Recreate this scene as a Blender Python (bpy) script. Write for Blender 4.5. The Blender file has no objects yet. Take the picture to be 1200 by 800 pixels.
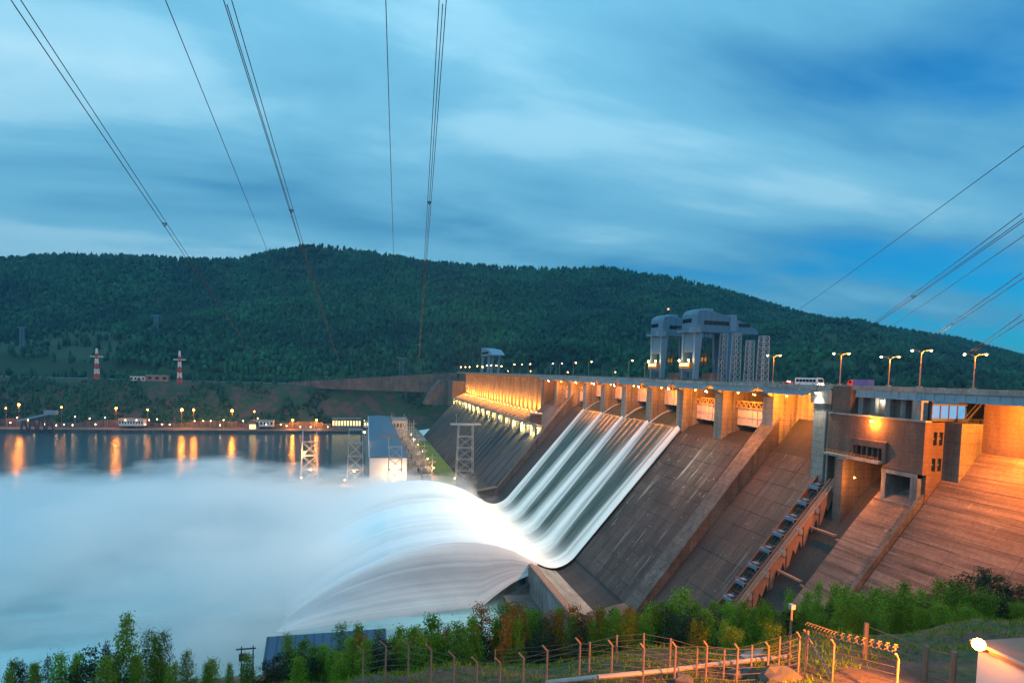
import bpy, math, random
import numpy as np
from mathutils import Vector, Matrix

random.seed(7); rng = np.random.default_rng(11)
SC = bpy.context.scene
COL = SC.collection
R_ = math.radians

# ------------------------------------------------------------------ camera
# X upstream, Y along the dam crest away from the viewer, Z up; river at z = -12, road deck at z = 98.5
FPX, CXP, CYP = 700.0, 600.0, 473.75          # focal length and optical centre in photograph pixels (1200 x 800)
YAW, PITCH, ROLL = R_(13.722), R_(3.0), R_(1.7)
CAM = np.array([0.0, 0.0, 100.0])
_f = np.array([math.sin(YAW)*math.cos(PITCH), math.cos(YAW)*math.cos(PITCH), -math.sin(PITCH)])
_r0 = np.array([math.cos(YAW), -math.sin(YAW), 0.0]); _u0 = np.cross(_r0, _f)
_r = _r0*math.cos(ROLL) + _u0*math.sin(ROLL); _u = -_r0*math.sin(ROLL) + _u0*math.cos(ROLL)
cam_d = bpy.data.cameras.new("camera"); cam = bpy.data.objects.new("camera", cam_d); COL.objects.link(cam)
cam_d.sensor_width = 36.0; cam_d.lens = FPX/1200*36; cam_d.shift_y = (CYP-400)/1200
cam_d.clip_start = 0.5; cam_d.clip_end = 30000
cam.matrix_world = Matrix(((_r[0], _u[0], -_f[0], CAM[0]), (_r[1], _u[1], -_f[1], CAM[1]), (_r[2], _u[2], -_f[2], CAM[2]), (0, 0, 0, 1)))
SC.camera = cam
def ray(x, y): return _f + _r*(x-CXP)/FPX - _u*(y-CYP)/FPX
def atX(x, y, X): r = ray(x, y); return CAM + r*(X/r[0])
def atY(x, y, Y): r = ray(x, y); return CAM + r*(Y/r[1])
def atZ(x, y, Z): r = ray(x, y); return CAM + r*((Z-100)/r[2])
def atD(x, y, D): r = ray(x, y); return CAM + r*(D/math.hypot(r[0], r[1]))
def pxof(P):
    d = np.asarray(P, float)-CAM; z = d@_f
    return CXP+FPX*(d@_r)/z, CYP-FPX*(d@_u)/z

# ------------------------------------------------------------------ sky, sun, exposure
SUN_EL, SUN_ROT = R_(10.0), R_(-100)
w = bpy.data.worlds.new("World"); SC.world = w; w.use_nodes = True
nt = w.node_tree; nt.nodes.clear()
def nd(nt, t, **kw):
    n = nt.nodes.new(t)
    for k, v in kw.items():
        if k.startswith("i_"):
            key = k[2:]; key = int(key) if key.isdigit() else key.replace("_", " ")
            n.inputs[key].default_value = v
        else: setattr(n, k, v)
    return n
def lk(nt, a, ao, b, bi): nt.links.new(a.outputs[ao], b.inputs[bi])
def ramp(nt, stops, interp='LINEAR'):
    n = nt.nodes.new("ShaderNodeValToRGB"); cr = n.color_ramp; cr.interpolation = interp
    while len(cr.elements) < len(stops): cr.elements.new(0.5)
    for e, (p, c) in zip(cr.elements, stops):
        e.position = p; e.color = (c, c, c, 1) if isinstance(c, (int, float)) else (*c, 1)
    return n
sky = nd(nt, "ShaderNodeTexSky", sky_type='NISHITA', sun_disc=False, sun_elevation=SUN_EL, sun_rotation=SUN_ROT,
         air_density=1.0, dust_density=0.2, ozone_density=4.0)
skm = nd(nt, "ShaderNodeMixRGB", blend_type='MULTIPLY', i_Fac=1.0); skm.inputs[2].default_value = (0.03, 0.40, 0.54, 1)
lk(nt, sky, 0, skm, 1)
tc = nd(nt, "ShaderNodeTexCoord")
sep = nd(nt, "ShaderNodeSeparateXYZ"); lk(nt, tc, "Generated", sep, 0)
zz = nd(nt, "ShaderNodeMath", operation='MAXIMUM', i_1=0.0); lk(nt, sep, 2, zz, 0)
zp = nd(nt, "ShaderNodeMath", operation='ADD', i_1=0.16); lk(nt, zz, 0, zp, 0)
dx = nd(nt, "ShaderNodeMath", operation='DIVIDE'); lk(nt, sep, 0, dx, 0); lk(nt, zp, 0, dx, 1)
dy = nd(nt, "ShaderNodeMath", operation='DIVIDE'); lk(nt, sep, 1, dy, 0); lk(nt, zp, 0, dy, 1)
cmb = nd(nt, "ShaderNodeCombineXYZ"); lk(nt, dx, 0, cmb, 0); lk(nt, dy, 0, cmb, 1)
mp = nd(nt, "ShaderNodeMapping"); mp.inputs["Rotation"].default_value = (0, 0, R_(-28)); mp.inputs["Scale"].default_value = (0.7, 1.5, 1); mp.inputs["Location"].default_value = (1.3, 0.4, 0)
lk(nt, cmb, 0, mp, 0)
n1 = nd(nt, "ShaderNodeTexNoise", i_Scale=1.0, i_Detail=8.0, i_Roughness=0.52, i_Distortion=0.25); lk(nt, mp, 0, n1, "Vector")
n2 = nd(nt, "ShaderNodeTexNoise", i_Scale=0.33, i_Detail=3.0, i_Roughness=0.5); lk(nt, mp, 0, n2, "Vector")
av = nd(nt, "ShaderNodeMath", operation='MULTIPLY_ADD', i_1=0.5); lk(nt, n2, 0, av, 0)
h1 = nd(nt, "ShaderNodeMath", operation='MULTIPLY', i_1=0.58); lk(nt, n1, 0, h1, 0); lk(nt, h1, 0, av, 2)
# clouds are thinner towards upstream (+X)
th = nd(nt, "ShaderNodeMath", operation='MULTIPLY_ADD', i_1=-0.13); lk(nt, sep, 0, th, 0); lk(nt, av, 0, th, 2)
cr = ramp(nt, [(0.31, 0.0), (0.47, 0.85), (0.60, 1.0)], 'EASE'); lk(nt, th, 0, cr, 0)
cc = ramp(nt, [(0.42, (0.46, 1.50, 2.30)), (0.52, (0.68, 1.90, 2.70)), (0.60, (1.15, 2.35, 3.05)), (0.68, (1.65, 2.75, 3.35))], 'EASE'); lk(nt, th, 0, cc, 0)
cm = nd(nt, "ShaderNodeMixRGB"); lk(nt, cr, 0, cm, 0); lk(nt, skm, 0, cm, 1); lk(nt, cc, 0, cm, 2)
zg = nd(nt, "ShaderNodeMath", operation='MULTIPLY_ADD', i_1=0.9, i_2=0.75); lk(nt, zz, 0, zg, 0)      # overcast brightens towards the zenith
cz = nd(nt, "ShaderNodeMixRGB", blend_type='MULTIPLY', i_Fac=1.0); lk(nt, cm, 0, cz, 1); lk(nt, zg, 0, cz, 2); cm = cz
bg = nd(nt, "ShaderNodeBackground"); lk(nt, cm, 0, bg, 0)
out = nd(nt, "ShaderNodeOutputWorld"); lk(nt, bg, 0, out, 0)
bg.inputs[1].default_value = 0.15
sl = bpy.data.lights.new("sun", 'SUN'); sun = bpy.data.objects.new("sun", sl); COL.objects.link(sun)
sl.energy = 0.12; sl.angle = R_(20); sl.color = (0.75, 0.85, 1.0)
# light comes from downstream behind the viewer, low in the west
sun.rotation_euler = (R_(65), 0, R_(-60))
SC.render.engine = 'CYCLES'
SC.view_settings.view_transform = 'Standard'; SC.view_settings.look = 'None'
SC.view_settings.exposure = 0.9; SC.view_settings.gamma = 1.0; SC.view_settings.use_curve_mapping = False
cy = SC.cycles; cy.use_denoising = True; cy.max_bounces = 10; cy.diffuse_bounces = 2; cy.glossy_bounces = 2; cy.transparent_max_bounces = 8; cy.volume_bounces = 8
cy.sample_clamp_indirect = 4.0; cy.sample_clamp_direct = 40.0

# ------------------------------------------------------------------ materials
M = {}
def newmat(name):
    m = bpy.data.materials.new(name); m.use_nodes = True; t = m.node_tree; b = t.nodes["Principled BSDF"]; M[name] = m
    return m, t, b
def noise_on(t, sc=(1, 1, 1), scale=1.0, detail=4, rough=0.6, obj=False, rot=(0, 0, 0)):
    if obj: g = nd(t, "ShaderNodeTexCoord"); o = "Object"
    else: g = nd(t, "ShaderNodeNewGeometry"); o = "Position"
    mpn = nd(t, "ShaderNodeMapping"); mpn.inputs["Scale"].default_value = sc; mpn.inputs["Rotation"].default_value = rot
    lk(t, g, o, mpn, 0)
    n = nd(t, "ShaderNodeTexNoise", i_Scale=scale, i_Detail=float(detail), i_Roughness=rough); lk(t, mpn, 0, n, "Vector")
    return n
def mix(t, fac, a, b, blend='MIX'):
    m = nd(t, "ShaderNodeMixRGB", blend_type=blend)
    for i, v in ((0, fac), (1, a), (2, b)):
        if isinstance(v, tuple) and len(v) == 2 and hasattr(v[0], "outputs"): t.links.new(v[0].outputs[v[1]], m.inputs[i])
        elif hasattr(v, "outputs"): t.links.new(v.outputs[0], m.inputs[i])
        elif isinstance(v, (int, float)): m.inputs[i].default_value = v if i == 0 else (v, v, v, 1)
        else: m.inputs[i].default_value = (*v, 1)
    return m
def plain(name, col, rough=0.6, metal=0.0, var=0.15, scale=3.0, bump=0.0, obj=False):
    m, t, b = newmat(name)
    n = noise_on(t, scale=scale, obj=obj)
    c = mix(t, n, tuple(v*(1-var) for v in col), tuple(min(1, v*(1+var)) for v in col))
    lk(t, c, 0, b, "Base Color"); b.inputs["Roughness"].default_value = rough; b.inputs["Metallic"].default_value = metal
    if bump:
        bp = nd(t, "ShaderNodeBump", i_Strength=bump, i_Distance=0.05); lk(t, n, 0, bp, "Height"); lk(t, bp, 0, b, "Normal")
    return m
def concrete(name, ca, cb, stain, sc_big=0.06, streak=(0.02, 0.35, 0.02), streak_amt=0.6, white=0.0, lines=None, bump=0.4, isl=0.25):
    m, t, b = newmat(name)
    big = noise_on(t, scale=sc_big, detail=5); fine = noise_on(t, scale=1.1, detail=6, rough=0.7)
    rb = ramp(t, [(0.35, 0), (0.65, 1)]); lk(t, big, 0, rb, 0)
    c = mix(t, rb, ca, cb)
    st = noise_on(t, sc=streak, scale=1.0, detail=5, rough=0.6); rs = ramp(t, [(0.45, 0), (0.68, 1)]); lk(t, st, 0, rs, 0)
    sm = nd(t, "ShaderNodeMath", operation='MULTIPLY', i_1=streak_amt); lk(t, rs, 0, sm, 0)
    c = mix(t, sm, c, stain)
    rf = ramp(t, [(0.3, 0.72), (0.7, 1.22)]); lk(t, fine, 0, rf, 0)
    c = mix(t, 1.0, c, rf, 'MULTIPLY')
    if isl:
        g = nd(t, "ShaderNodeObjectInfo"); ri = ramp(t, [(0, 1-isl), (1, 1+isl)]); lk(t, g, "Random", ri, 0)
        c = mix(t, 1.0, c, ri, 'MULTIPLY')
    if white:
        wn = noise_on(t, sc=(1, 1, 1), scale=0.35, detail=9, rough=0.8); rw = ramp(t, [(0.60, 0), (0.68, 1)]); lk(t, wn, 0, rw, 0)
        wm = nd(t, "ShaderNodeMath", operation='MULTIPLY', i_1=white); lk(t, rw, 0, wm, 0)
        c = mix(t, wm, c, (0.55, 0.52, 0.48))
    if white:                                   # pale lime streaks left by water running down the face
        ws = noise_on(t, sc=tuple(v*1.9 for v in streak), scale=1.0, detail=6, rough=0.7); rw2 = ramp(t, [(0.56, 0), (0.70, 1)]); lk(t, ws, 0, rw2, 0)
        wb = noise_on(t, scale=0.045, detail=3); rwb = ramp(t, [(0.42, 0), (0.56, 1)]); lk(t, wb, 0, rwb, 0)
        w3 = nd(t, "ShaderNodeMath", operation='MULTIPLY'); lk(t, rw2, 0, w3, 0); lk(t, rwb, 0, w3, 1)
        w4 = nd(t, "ShaderNodeMath", operation='MULTIPLY', i_1=min(1.0, white*1.6)); lk(t, w3, 0, w4, 0)
        c = mix(t, w4, c, (0.36, 0.33, 0.29))
    if lines:                                   # cast joints between the pours: (axis index, spacing in metres)
        for ax, sp in lines:
            g = nd(t, "ShaderNodeNewGeometry"); s = nd(t, "ShaderNodeSeparateXYZ"); lk(t, g, "Position", s, 0)
            dv = nd(t, "ShaderNodeMath", operation='DIVIDE', i_1=sp); lk(t, s, ax, dv, 0)
            fr = nd(t, "ShaderNodeMath", operation='FRACT'); lk(t, dv, 0, fr, 0)
            rl = ramp(t, [(0.0, 0.55), (0.05, 1.0), (0.94, 1.0), (1.0, 0.55)]); lk(t, fr, 0, rl, 0)
            c = mix(t, 1.0, c, rl, 'MULTIPLY')
    lk(t, c, 0, b, "Base Color"); b.inputs["Roughness"].default_value = 0.85
    bp = nd(t, "ShaderNodeBump", i_Strength=bump, i_Distance=0.15); lk(t, fine, 0, bp, "Height"); lk(t, bp, 0, b, "Normal")
    return m
def emit(name, col, s):
    m, t, b = newmat(name); b.inputs["Base Color"].default_value = (0, 0, 0, 1)
    b.inputs["Emission Color"].default_value = (*col, 1); b.inputs["Emission Strength"].default_value = s
    return m
SODIUM = (1.0, 0.27, 0.022); WARM = (1.0, 0.45, 0.12); WHITE = (1.0, 0.86, 0.62)
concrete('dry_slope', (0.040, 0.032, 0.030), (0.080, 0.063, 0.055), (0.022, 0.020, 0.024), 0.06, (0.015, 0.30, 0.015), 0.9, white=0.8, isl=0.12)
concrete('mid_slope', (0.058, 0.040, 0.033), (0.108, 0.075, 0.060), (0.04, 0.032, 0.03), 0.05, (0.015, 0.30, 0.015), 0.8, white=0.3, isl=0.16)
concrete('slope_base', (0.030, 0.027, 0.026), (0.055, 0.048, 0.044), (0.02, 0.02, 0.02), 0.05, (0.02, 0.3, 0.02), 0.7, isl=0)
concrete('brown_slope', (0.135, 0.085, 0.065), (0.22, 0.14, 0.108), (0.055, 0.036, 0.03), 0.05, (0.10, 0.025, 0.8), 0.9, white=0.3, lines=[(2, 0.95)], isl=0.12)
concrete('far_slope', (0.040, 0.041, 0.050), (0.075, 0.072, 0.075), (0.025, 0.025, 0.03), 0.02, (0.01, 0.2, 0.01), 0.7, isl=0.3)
concrete('pier_concrete', (0.22, 0.195, 0.17), (0.33, 0.30, 0.26), (0.07, 0.06, 0.055), 0.08, (0.5, 0.5, 0.03), 0.7, lines=[(2, 2.4)], isl=0.08)
concrete('wall_concrete', (0.09, 0.073, 0.064), (0.16, 0.132, 0.115), (0.05, 0.045, 0.042), 0.07, (0.45, 0.45, 0.03), 0.85, lines=[(2, 3.0)], isl=0.08)
concrete('deck_concrete', (0.24, 0.225, 0.21), (0.34, 0.32, 0.295), (0.12, 0.105, 0.095), 0.2, (0.4, 0.4, 0.1), 0.6, isl=0.1)
concrete('brick_wall', (0.105, 0.060, 0.046), (0.165, 0.098, 0.076), (0.065, 0.042, 0.035), 0.09, (0.35, 0.35, 0.05), 0.6, lines=[(2, 1.2)], isl=0.06)
concrete('grey_frame', (0.16, 0.165, 0.17), (0.25, 0.255, 0.26), (0.06, 0.06, 0.06), 0.12, (0.4, 0.4, 0.05), 0.7, isl=0.08)
concrete('lip_concrete', (0.26, 0.25, 0.22), (0.38, 0.37, 0.33), (0.10, 0.09, 0.08), 0.12, (0.3, 0.05, 0.3), 0.5, white=0.2, isl=0.08)
plain('dark_void', (0.02, 0.02, 0.02), 0.9)
plain('asphalt', (0.055, 0.055, 0.058), 0.8, scale=0.6)
plain('blue_girder', (0.22, 0.32, 0.40), 0.5, 0.0, 0.2, 0.4)
plain('crane_blue', (0.075, 0.18, 0.27), 0.45, 0.0, 0.12, 0.25)
plain('crane_trim', (0.13, 0.25, 0.35), 0.45, 0.0, 0.12, 0.4)
plain('window_dark', (0.015, 0.02, 0.028), 0.12)
plain('steel_grey', (0.33, 0.36, 0.40), 0.5, 0.3, 0.2, 0.6)
plain('steel_dark', (0.06, 0.06, 0.07), 0.6, 0.2)
plain('rust', (0.17, 0.065, 0.035), 0.8, 0.0, 0.5, 0.5, 0.3)
plain('rust_pale', (0.30, 0.17, 0.12), 0.8, 0.0, 0.4, 0.5, 0.3)
plain('trolley_blue', (0.10, 0.19, 0.28), 0.5, 0.1, 0.3, 1.0)
plain('gate_paint', (0.55, 0.48, 0.46), 0.6, 0.0, 0.15, 0.3)
plain('truss_yellow', (0.45, 0.30, 0.12), 0.6)
plain('orange_paint', (0.55, 0.22, 0.06), 0.5)
plain('hook_yellow', (0.55, 0.42, 0.06), 0.5)
plain('white_paint', (0.78, 0.78, 0.76), 0.5, 0.0, 0.08)
plain('red_paint', (0.55, 0.05, 0.04), 0.5)
plain('bus_white', (0.72, 0.76, 0.80), 0.3)
plain('truck_blue', (0.05, 0.08, 0.35), 0.35)
plain('tyre', (0.02, 0.02, 0.02), 0.9)
plain('roof_blue', (0.07, 0.14, 0.21), 0.55, 0.1, 0.2, 0.1)
plain('facade_white', (0.66, 0.60, 0.60), 0.7, 0.0, 0.1, 0.2)
plain('grass', (0.06, 0.13, 0.02), 0.9, 0.0, 0.4, 0.3)
plain('lawn', (0.05, 0.12, 0.012), 0.9, 0.0, 0.3, 0.3)
plain('wood_pole', (0.18, 0.12, 0.09), 0.8)
plain('post_metal', (0.30, 0.19, 0.15), 0.6, 0.2, 0.2, 3)
plain('wire', (0.02, 0.025, 0.032), 0.7)
plain('fence_wire', (0.15, 0.11, 0.09), 0.5, 0.5)
plain('earth_red', (0.13, 0.075, 0.055), 0.95, 0.0, 0.5, 0.05)
plain('rock', (0.10, 0.09, 0.085), 0.9, 0.0, 0.4, 0.8, 0.5)
plain('shed_blue', (0.05, 0.11, 0.19), 0.5)
plain('shed_red', (0.22, 0.06, 0.035), 0.7)
plain('pipe_white', (0.32, 0.29, 0.28), 0.5, 0.0, 0.35, 1.2)
plain('bark', (0.11, 0.085, 0.065), 0.9, 0.0, 0.4, 6, 0.3, obj=True)
plain('bark_birch', (0.42, 0.37, 0.32), 0.8, 0.0, 0.5, 5, 0.2, obj=True)
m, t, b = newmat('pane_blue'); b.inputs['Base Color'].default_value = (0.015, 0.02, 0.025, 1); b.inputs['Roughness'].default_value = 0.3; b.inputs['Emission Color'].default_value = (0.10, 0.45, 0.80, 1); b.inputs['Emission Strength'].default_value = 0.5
emit('lamp_sodium', SODIUM, 60); emit('lamp_warm', WARM, 40); emit('lamp_white', (1, 0.85, 0.55), 60)
emit('lamp_small', (1.0, 0.55, 0.2), 25); emit('lit_window', (1.0, 0.72, 0.25), 1.6); emit('red_beacon', (1, 0.1, 0.05), 12); emit('headlight', (1, 0.9, 0.6), 25)
def foliage(name, ca, cb, tr=0.25, big=0.0):
    m, t, b = newmat(name)
    g = nd(t, "ShaderNodeNewGeometry"); oi = nd(t, "ShaderNodeObjectInfo")
    r1 = ramp(t, [(0, tuple(ca)), (1, tuple(cb))]); lk(t, g, "Random Per Island", r1, 0)
    r2 = ramp(t, [(0, 0.75), (1, 1.25)]); lk(t, oi, "Random", r2, 0)
    c = mix(t, 1.0, r1, r2, 'MULTIPLY')
    if big:
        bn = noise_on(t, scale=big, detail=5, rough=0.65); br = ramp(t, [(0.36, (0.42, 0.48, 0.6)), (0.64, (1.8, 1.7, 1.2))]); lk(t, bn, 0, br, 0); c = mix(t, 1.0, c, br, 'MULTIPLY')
    lk(t, c, 0, b, "Base Color"); b.inputs["Roughness"].default_value = 0.7
    b.inputs["Specular IOR Level"].default_value = 0.2
    tl = nd(t, "ShaderNodeBsdfTranslucent"); lk(t, c, 0, tl, 0); ms = nd(t, "ShaderNodeMixShader", i_0=tr)
    o = t.nodes["Material Output"]; lk(t, b, 0, ms, 1); lk(t, tl, 0, ms, 2); lk(t, ms, 0, o, 0)
foliage('leaf_birch', (0.075, 0.18, 0.010), (0.18, 0.34, 0.018))
foliage('leaf_pine', (0.014, 0.034, 0.016), (0.032, 0.065, 0.026))
foliage('leaf_larch', (0.20, 0.085, 0.006), (0.42, 0.17, 0.012))
foliage('leaf_bush', (0.08, 0.15, 0.010), (0.17, 0.27, 0.018))
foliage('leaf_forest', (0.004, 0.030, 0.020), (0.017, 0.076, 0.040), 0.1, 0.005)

# ------------------------------------------------------------------ mesh helpers
class MB:
    def __init__(s): s.v = []; s.f = []
    def poly(s, pts, faces):
        o = len(s.v); s.v += [tuple(map(float, p)) for p in pts]; s.f += [tuple(i+o for i in f) for f in faces]; return s
    def box(s, x0, x1, y0, y1, z0, z1):
        return s.poly([(x0,y0,z0),(x1,y0,z0),(x1,y1,z0),(x0,y1,z0),(x0,y0,z1),(x1,y0,z1),(x1,y1,z1),(x0,y1,z1)],
                      [(0,3,2,1),(4,5,6,7),(0,1,5,4),(1,2,6,5),(2,3,7,6),(3,0,4,7)])
    def cbox(s, c, d): return s.box(c[0]-d[0]/2, c[0]+d[0]/2, c[1]-d[1]/2, c[1]+d[1]/2, c[2]-d[2]/2, c[2]+d[2]/2)
    def prism(s, prof, y0, y1):                       # profile (x, z) drawn along Y
        n = len(prof); p = [(x, y0, z) for x, z in prof]+[(x, y1, z) for x, z in prof]
        return s.poly(p, [tuple(range(n)), tuple(range(2*n-1, n-1, -1))]+[(i, i+n, (i+1) % n+n, (i+1) % n) for i in range(n)])
    def prismx(s, prof, x0, x1):                      # profile (y, z) drawn along X
        n = len(prof); p = [(x0, y, z) for y, z in prof]+[(x1, y, z) for y, z in prof]
        return s.poly(p, [tuple(range(n-1, -1, -1)), tuple(range(n, 2*n))]+[(i, (i+1) % n, (i+1) % n+n, i+n) for i in range(n)])
    def prismz(s, plan, z0, z1):
        n = len(plan); p = [(x, y, z0) for x, y in plan]+[(x, y, z1) for x, y in plan]
        return s.poly(p, [tuple(range(n-1, -1, -1)), tuple(range(n, 2*n))]+[(i, (i+1) % n, (i+1) % n+n, i+n) for i in range(n)])
    def bar(s, a, b, w, h=None):
        h = h or w; a = Vector(a); b = Vector(b); d = (b-a).normalized()
        up = Vector((0, 0, 1)) if abs(d.z) < 0.95 else Vector((1, 0, 0))
        x = d.cross(up).normalized()*(w/2); y = x.cross(d).normalized()*(h/2)
        p = [q+i*x+j*y for q in (a, b) for i, j in ((-1,-1),(1,-1),(1,1),(-1,1))]
        return s.poly(p, [(3,2,1,0),(4,5,6,7),(0,1,5,4),(1,2,6,5),(2,3,7,6),(3,0,4,7)])
    def tube(s, pts, rad, n=6, cap=True):
        pts = [Vector(p) for p in pts]; rad = rad if isinstance(rad, (list, tuple)) else [rad]*len(pts); o = len(s.v)
        for i, p in enumerate(pts):
            d = (pts[min(i+1, len(pts)-1)]-pts[max(i-1, 0)]).normalized(); up = Vector((0,0,1)) if abs(d.z) < 0.95 else Vector((1,0,0))
            x = d.cross(up).normalized(); y = x.cross(d)
            for k in range(n):
                a = 2*math.pi*k/n; s.v.append(tuple(p+(x*math.cos(a)+y*math.sin(a))*rad[i]))
        for i in range(len(pts)-1):
            for k in range(n): s.f.append((o+i*n+k, o+i*n+(k+1) % n, o+(i+1)*n+(k+1) % n, o+(i+1)*n+k))
        if cap: s.f += [tuple(o+k for k in range(n))[::-1], tuple(o+(len(pts)-1)*n+k for k in range(n))]
        return s
    def ball(s, c, r, nu=8, nv=5, sz=1.0):
        o = len(s.v); s.v.append((c[0], c[1], c[2]-r*sz))
        for j in range(1, nv):
            ph = -math.pi/2+math.pi*j/nv
            for k in range(nu):
                a = 2*math.pi*k/nu; s.v.append((c[0]+r*math.cos(ph)*math.cos(a), c[1]+r*math.cos(ph)*math.sin(a), c[2]+r*sz*math.sin(ph)))
        s.v.append((c[0], c[1], c[2]+r*sz)); T = len(s.v)-1
        for k in range(nu):
            s.f.append((o, o+1+(k+1) % nu, o+1+k)); b = o+1+(nv-2)*nu; s.f.append((T, b+k, b+(k+1) % nu))
        for j in range(nv-2):
            for k in range(nu): a = o+1+j*nu; s.f.append((a+k, a+(k+1) % nu, a+nu+(k+1) % nu, a+nu+k))
        return s
    def grid(s, fn, nu, nv):
        o = len(s.v)
        for i in range(nu+1):
            for j in range(nv+1): s.v.append(tuple(fn(i/nu, j/nv)))
        for i in range(nu):
            for j in range(nv): a = o+i*(nv+1)+j; s.f.append((a, a+nv+1, a+nv+2, a+1))
        return s
    def mesh(s, name, mat, smooth=False, off=(0, 0, 0)):
        me = bpy.data.meshes.new(name); v = np.array(s.v, float)-np.array(off, float)
        me.from_pydata(v.tolist(), [], s.f); me.materials.append(M[mat])
        if smooth: me.polygons.foreach_set("use_smooth", [True]*len(me.polygons))
        me.update(); return me
    def build(s, name, mat, parent=None, smooth=False, local=False):
        off = (0, 0, 0) if (local or parent is None) else wloc(parent)
        o = bpy.data.objects.new(name, s.mesh(name, mat, smooth, off)); COL.objects.link(o)
        if parent is not None: o.parent = parent
        return o
def wloc(o):
    v = np.zeros(3)
    while o is not None: v = v+np.array(o.location); o = o.parent
    return v
def tag(o, label=None, cat=None, group=None, kind=None):
    for k, v in (('label', label), ('category', cat), ('group', group), ('kind', kind)):
        if v: o[k] = v
    return o
def empty(name, loc, label=None, cat=None, group=None):
    o = bpy.data.objects.new(name, None); COL.objects.link(o); o.location = loc; o.empty_display_size = 0.5
    return tag(o, label, cat, group)
def copy_tree(o, parent=None):
    c = o.copy(); COL.objects.link(c)
    if parent is not None: c.parent = parent
    for ch in o.children: copy_tree(ch, c)
    return c
ORD = ['first','second','third','fourth','fifth','sixth','seventh','eighth','ninth','tenth','eleventh','twelfth','thirteenth','fourteenth','fifteenth','sixteenth','seventeenth','eighteenth','nineteenth','twentieth']
TENS = {8: 'eight', 9: 'ninet', 2: 'twent', 3: 'thirt', 4: 'fort', 5: 'fift', 6: 'sixt', 7: 'sevent'}
def nth(i):
    if i < 20: return ORD[i]
    if i >= 99: return 'hundredth' if i == 99 else 'hundred and '+nth(i-100)
    a, b_ = divmod(i+1, 10)
    return TENS[a]+'ieth' if b_ == 0 else TENS[a]+'y-'+ORD[b_-1]
def light(name, kind, loc, energy, col, parent=None, target=None, size=0.3, spot=90, blend=0.5):
    d = bpy.data.lights.new(name, kind); d.energy = energy; d.color = col; d.shadow_soft_size = size
    if kind == 'SPOT': d.spot_size = R_(spot); d.spot_blend = blend
    o = bpy.data.objects.new(name, d); COL.objects.link(o); off = wloc(parent) if parent else np.zeros(3)
    o.location = np.array(loc, float)-off
    if parent: o.parent = parent
    if target is not None:
        o.rotation_euler = (Vector(target)-Vector(loc)).to_track_quat('-Z', 'Y').to_euler()
    return o
# ------------------------------------------------------------------ water level, ground sheets
RIVER = -12.0
def S(x): return 72+1.17*(x-161)
SANG = math.atan(1.17); SC_, SS_ = math.cos(SANG), math.sin(SANG)
YK = [178.5+35.65*k for k in range(11)]
CHUTE = [(195,76.6),(186,77.2),(178,77.2),(172,76.8),(168,75.8),(164.5,74),(161,72),(104,5.3),(101,3.0),(98,1.6),(95,0.9),(92,1.0),(89,1.8),(86,3.2),(83,5.0)]
def chute_z(x):
    for (xa, za), (xb, zb) in zip(CHUTE, CHUTE[1:]):
        if xa >= x >= xb: return za+(zb-za)*(xa-x)/(xa-xb)
    return 5.0

# ------------------------------------------------------------------ the dam
dam = empty('concrete_dam', (161, 300, 0), 'long concrete gravity dam with gated spillway and sloping face lit by lamps', 'dam')
def P(mb, name, mat, parent=None, smooth=False): return mb.build(name, mat, parent or dam, smooth)
base = [(200,-16),(200,76.6)]+CHUTE[1:]+[(80.3,4.6),(79.9,-16)]
P(MB().prism(base, 209, 535), 'spillway_chute', 'slope_base')
P(MB().prism([(200,-16),(200,88),(172.6,88),(172.6,S(172.6)),(100,S(100)),(90,-16)], 178, 209), 'side_chute', 'slope_base')
P(MB().prism([(200,-16),(200,84),(169.2,84),(169.2,S(169.2)),(60,S(60)),(58,-70)], 30, 138), 'abutment_slope', 'slope_base')
P(MB().prism([(200,-16),(200,88),(161,S(161)-5.5),(80,S(80)-5.5),(75,-40)], 152, 168.6), 'trench', 'slope_base')
P(MB().prism([(200,-16),(200,88),(161,S(161)),(80,S(80)),(75,-40)], 168.6, 178), 'track_bed', 'slope_base')
ram = P(MB().prism([(170,40),(156,S(156)+0.6),(148,S(148)+1.6),(80,S(80)+1.6),(75,-40),(170,-40)], 138.4, 152.4), 'ramp_slab', 'brown_slope')
P(MB().prism([(158,40),(156,S(156)+2.6),(80,S(80)+2.6),(75,-40),(158,-40)], 137.0, 138.4), 'ramp_kerb', 'wall_concrete')
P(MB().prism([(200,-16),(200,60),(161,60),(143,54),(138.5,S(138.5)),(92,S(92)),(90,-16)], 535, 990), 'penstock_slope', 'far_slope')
P(MB().prism([(161,S(161)+0.2),(138,S(138)+0.25),(92,S(92)+0.25),(91,-16),(161,-16)], 468.2, 534.8), 'bay_slope', 'far_slope')
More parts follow.
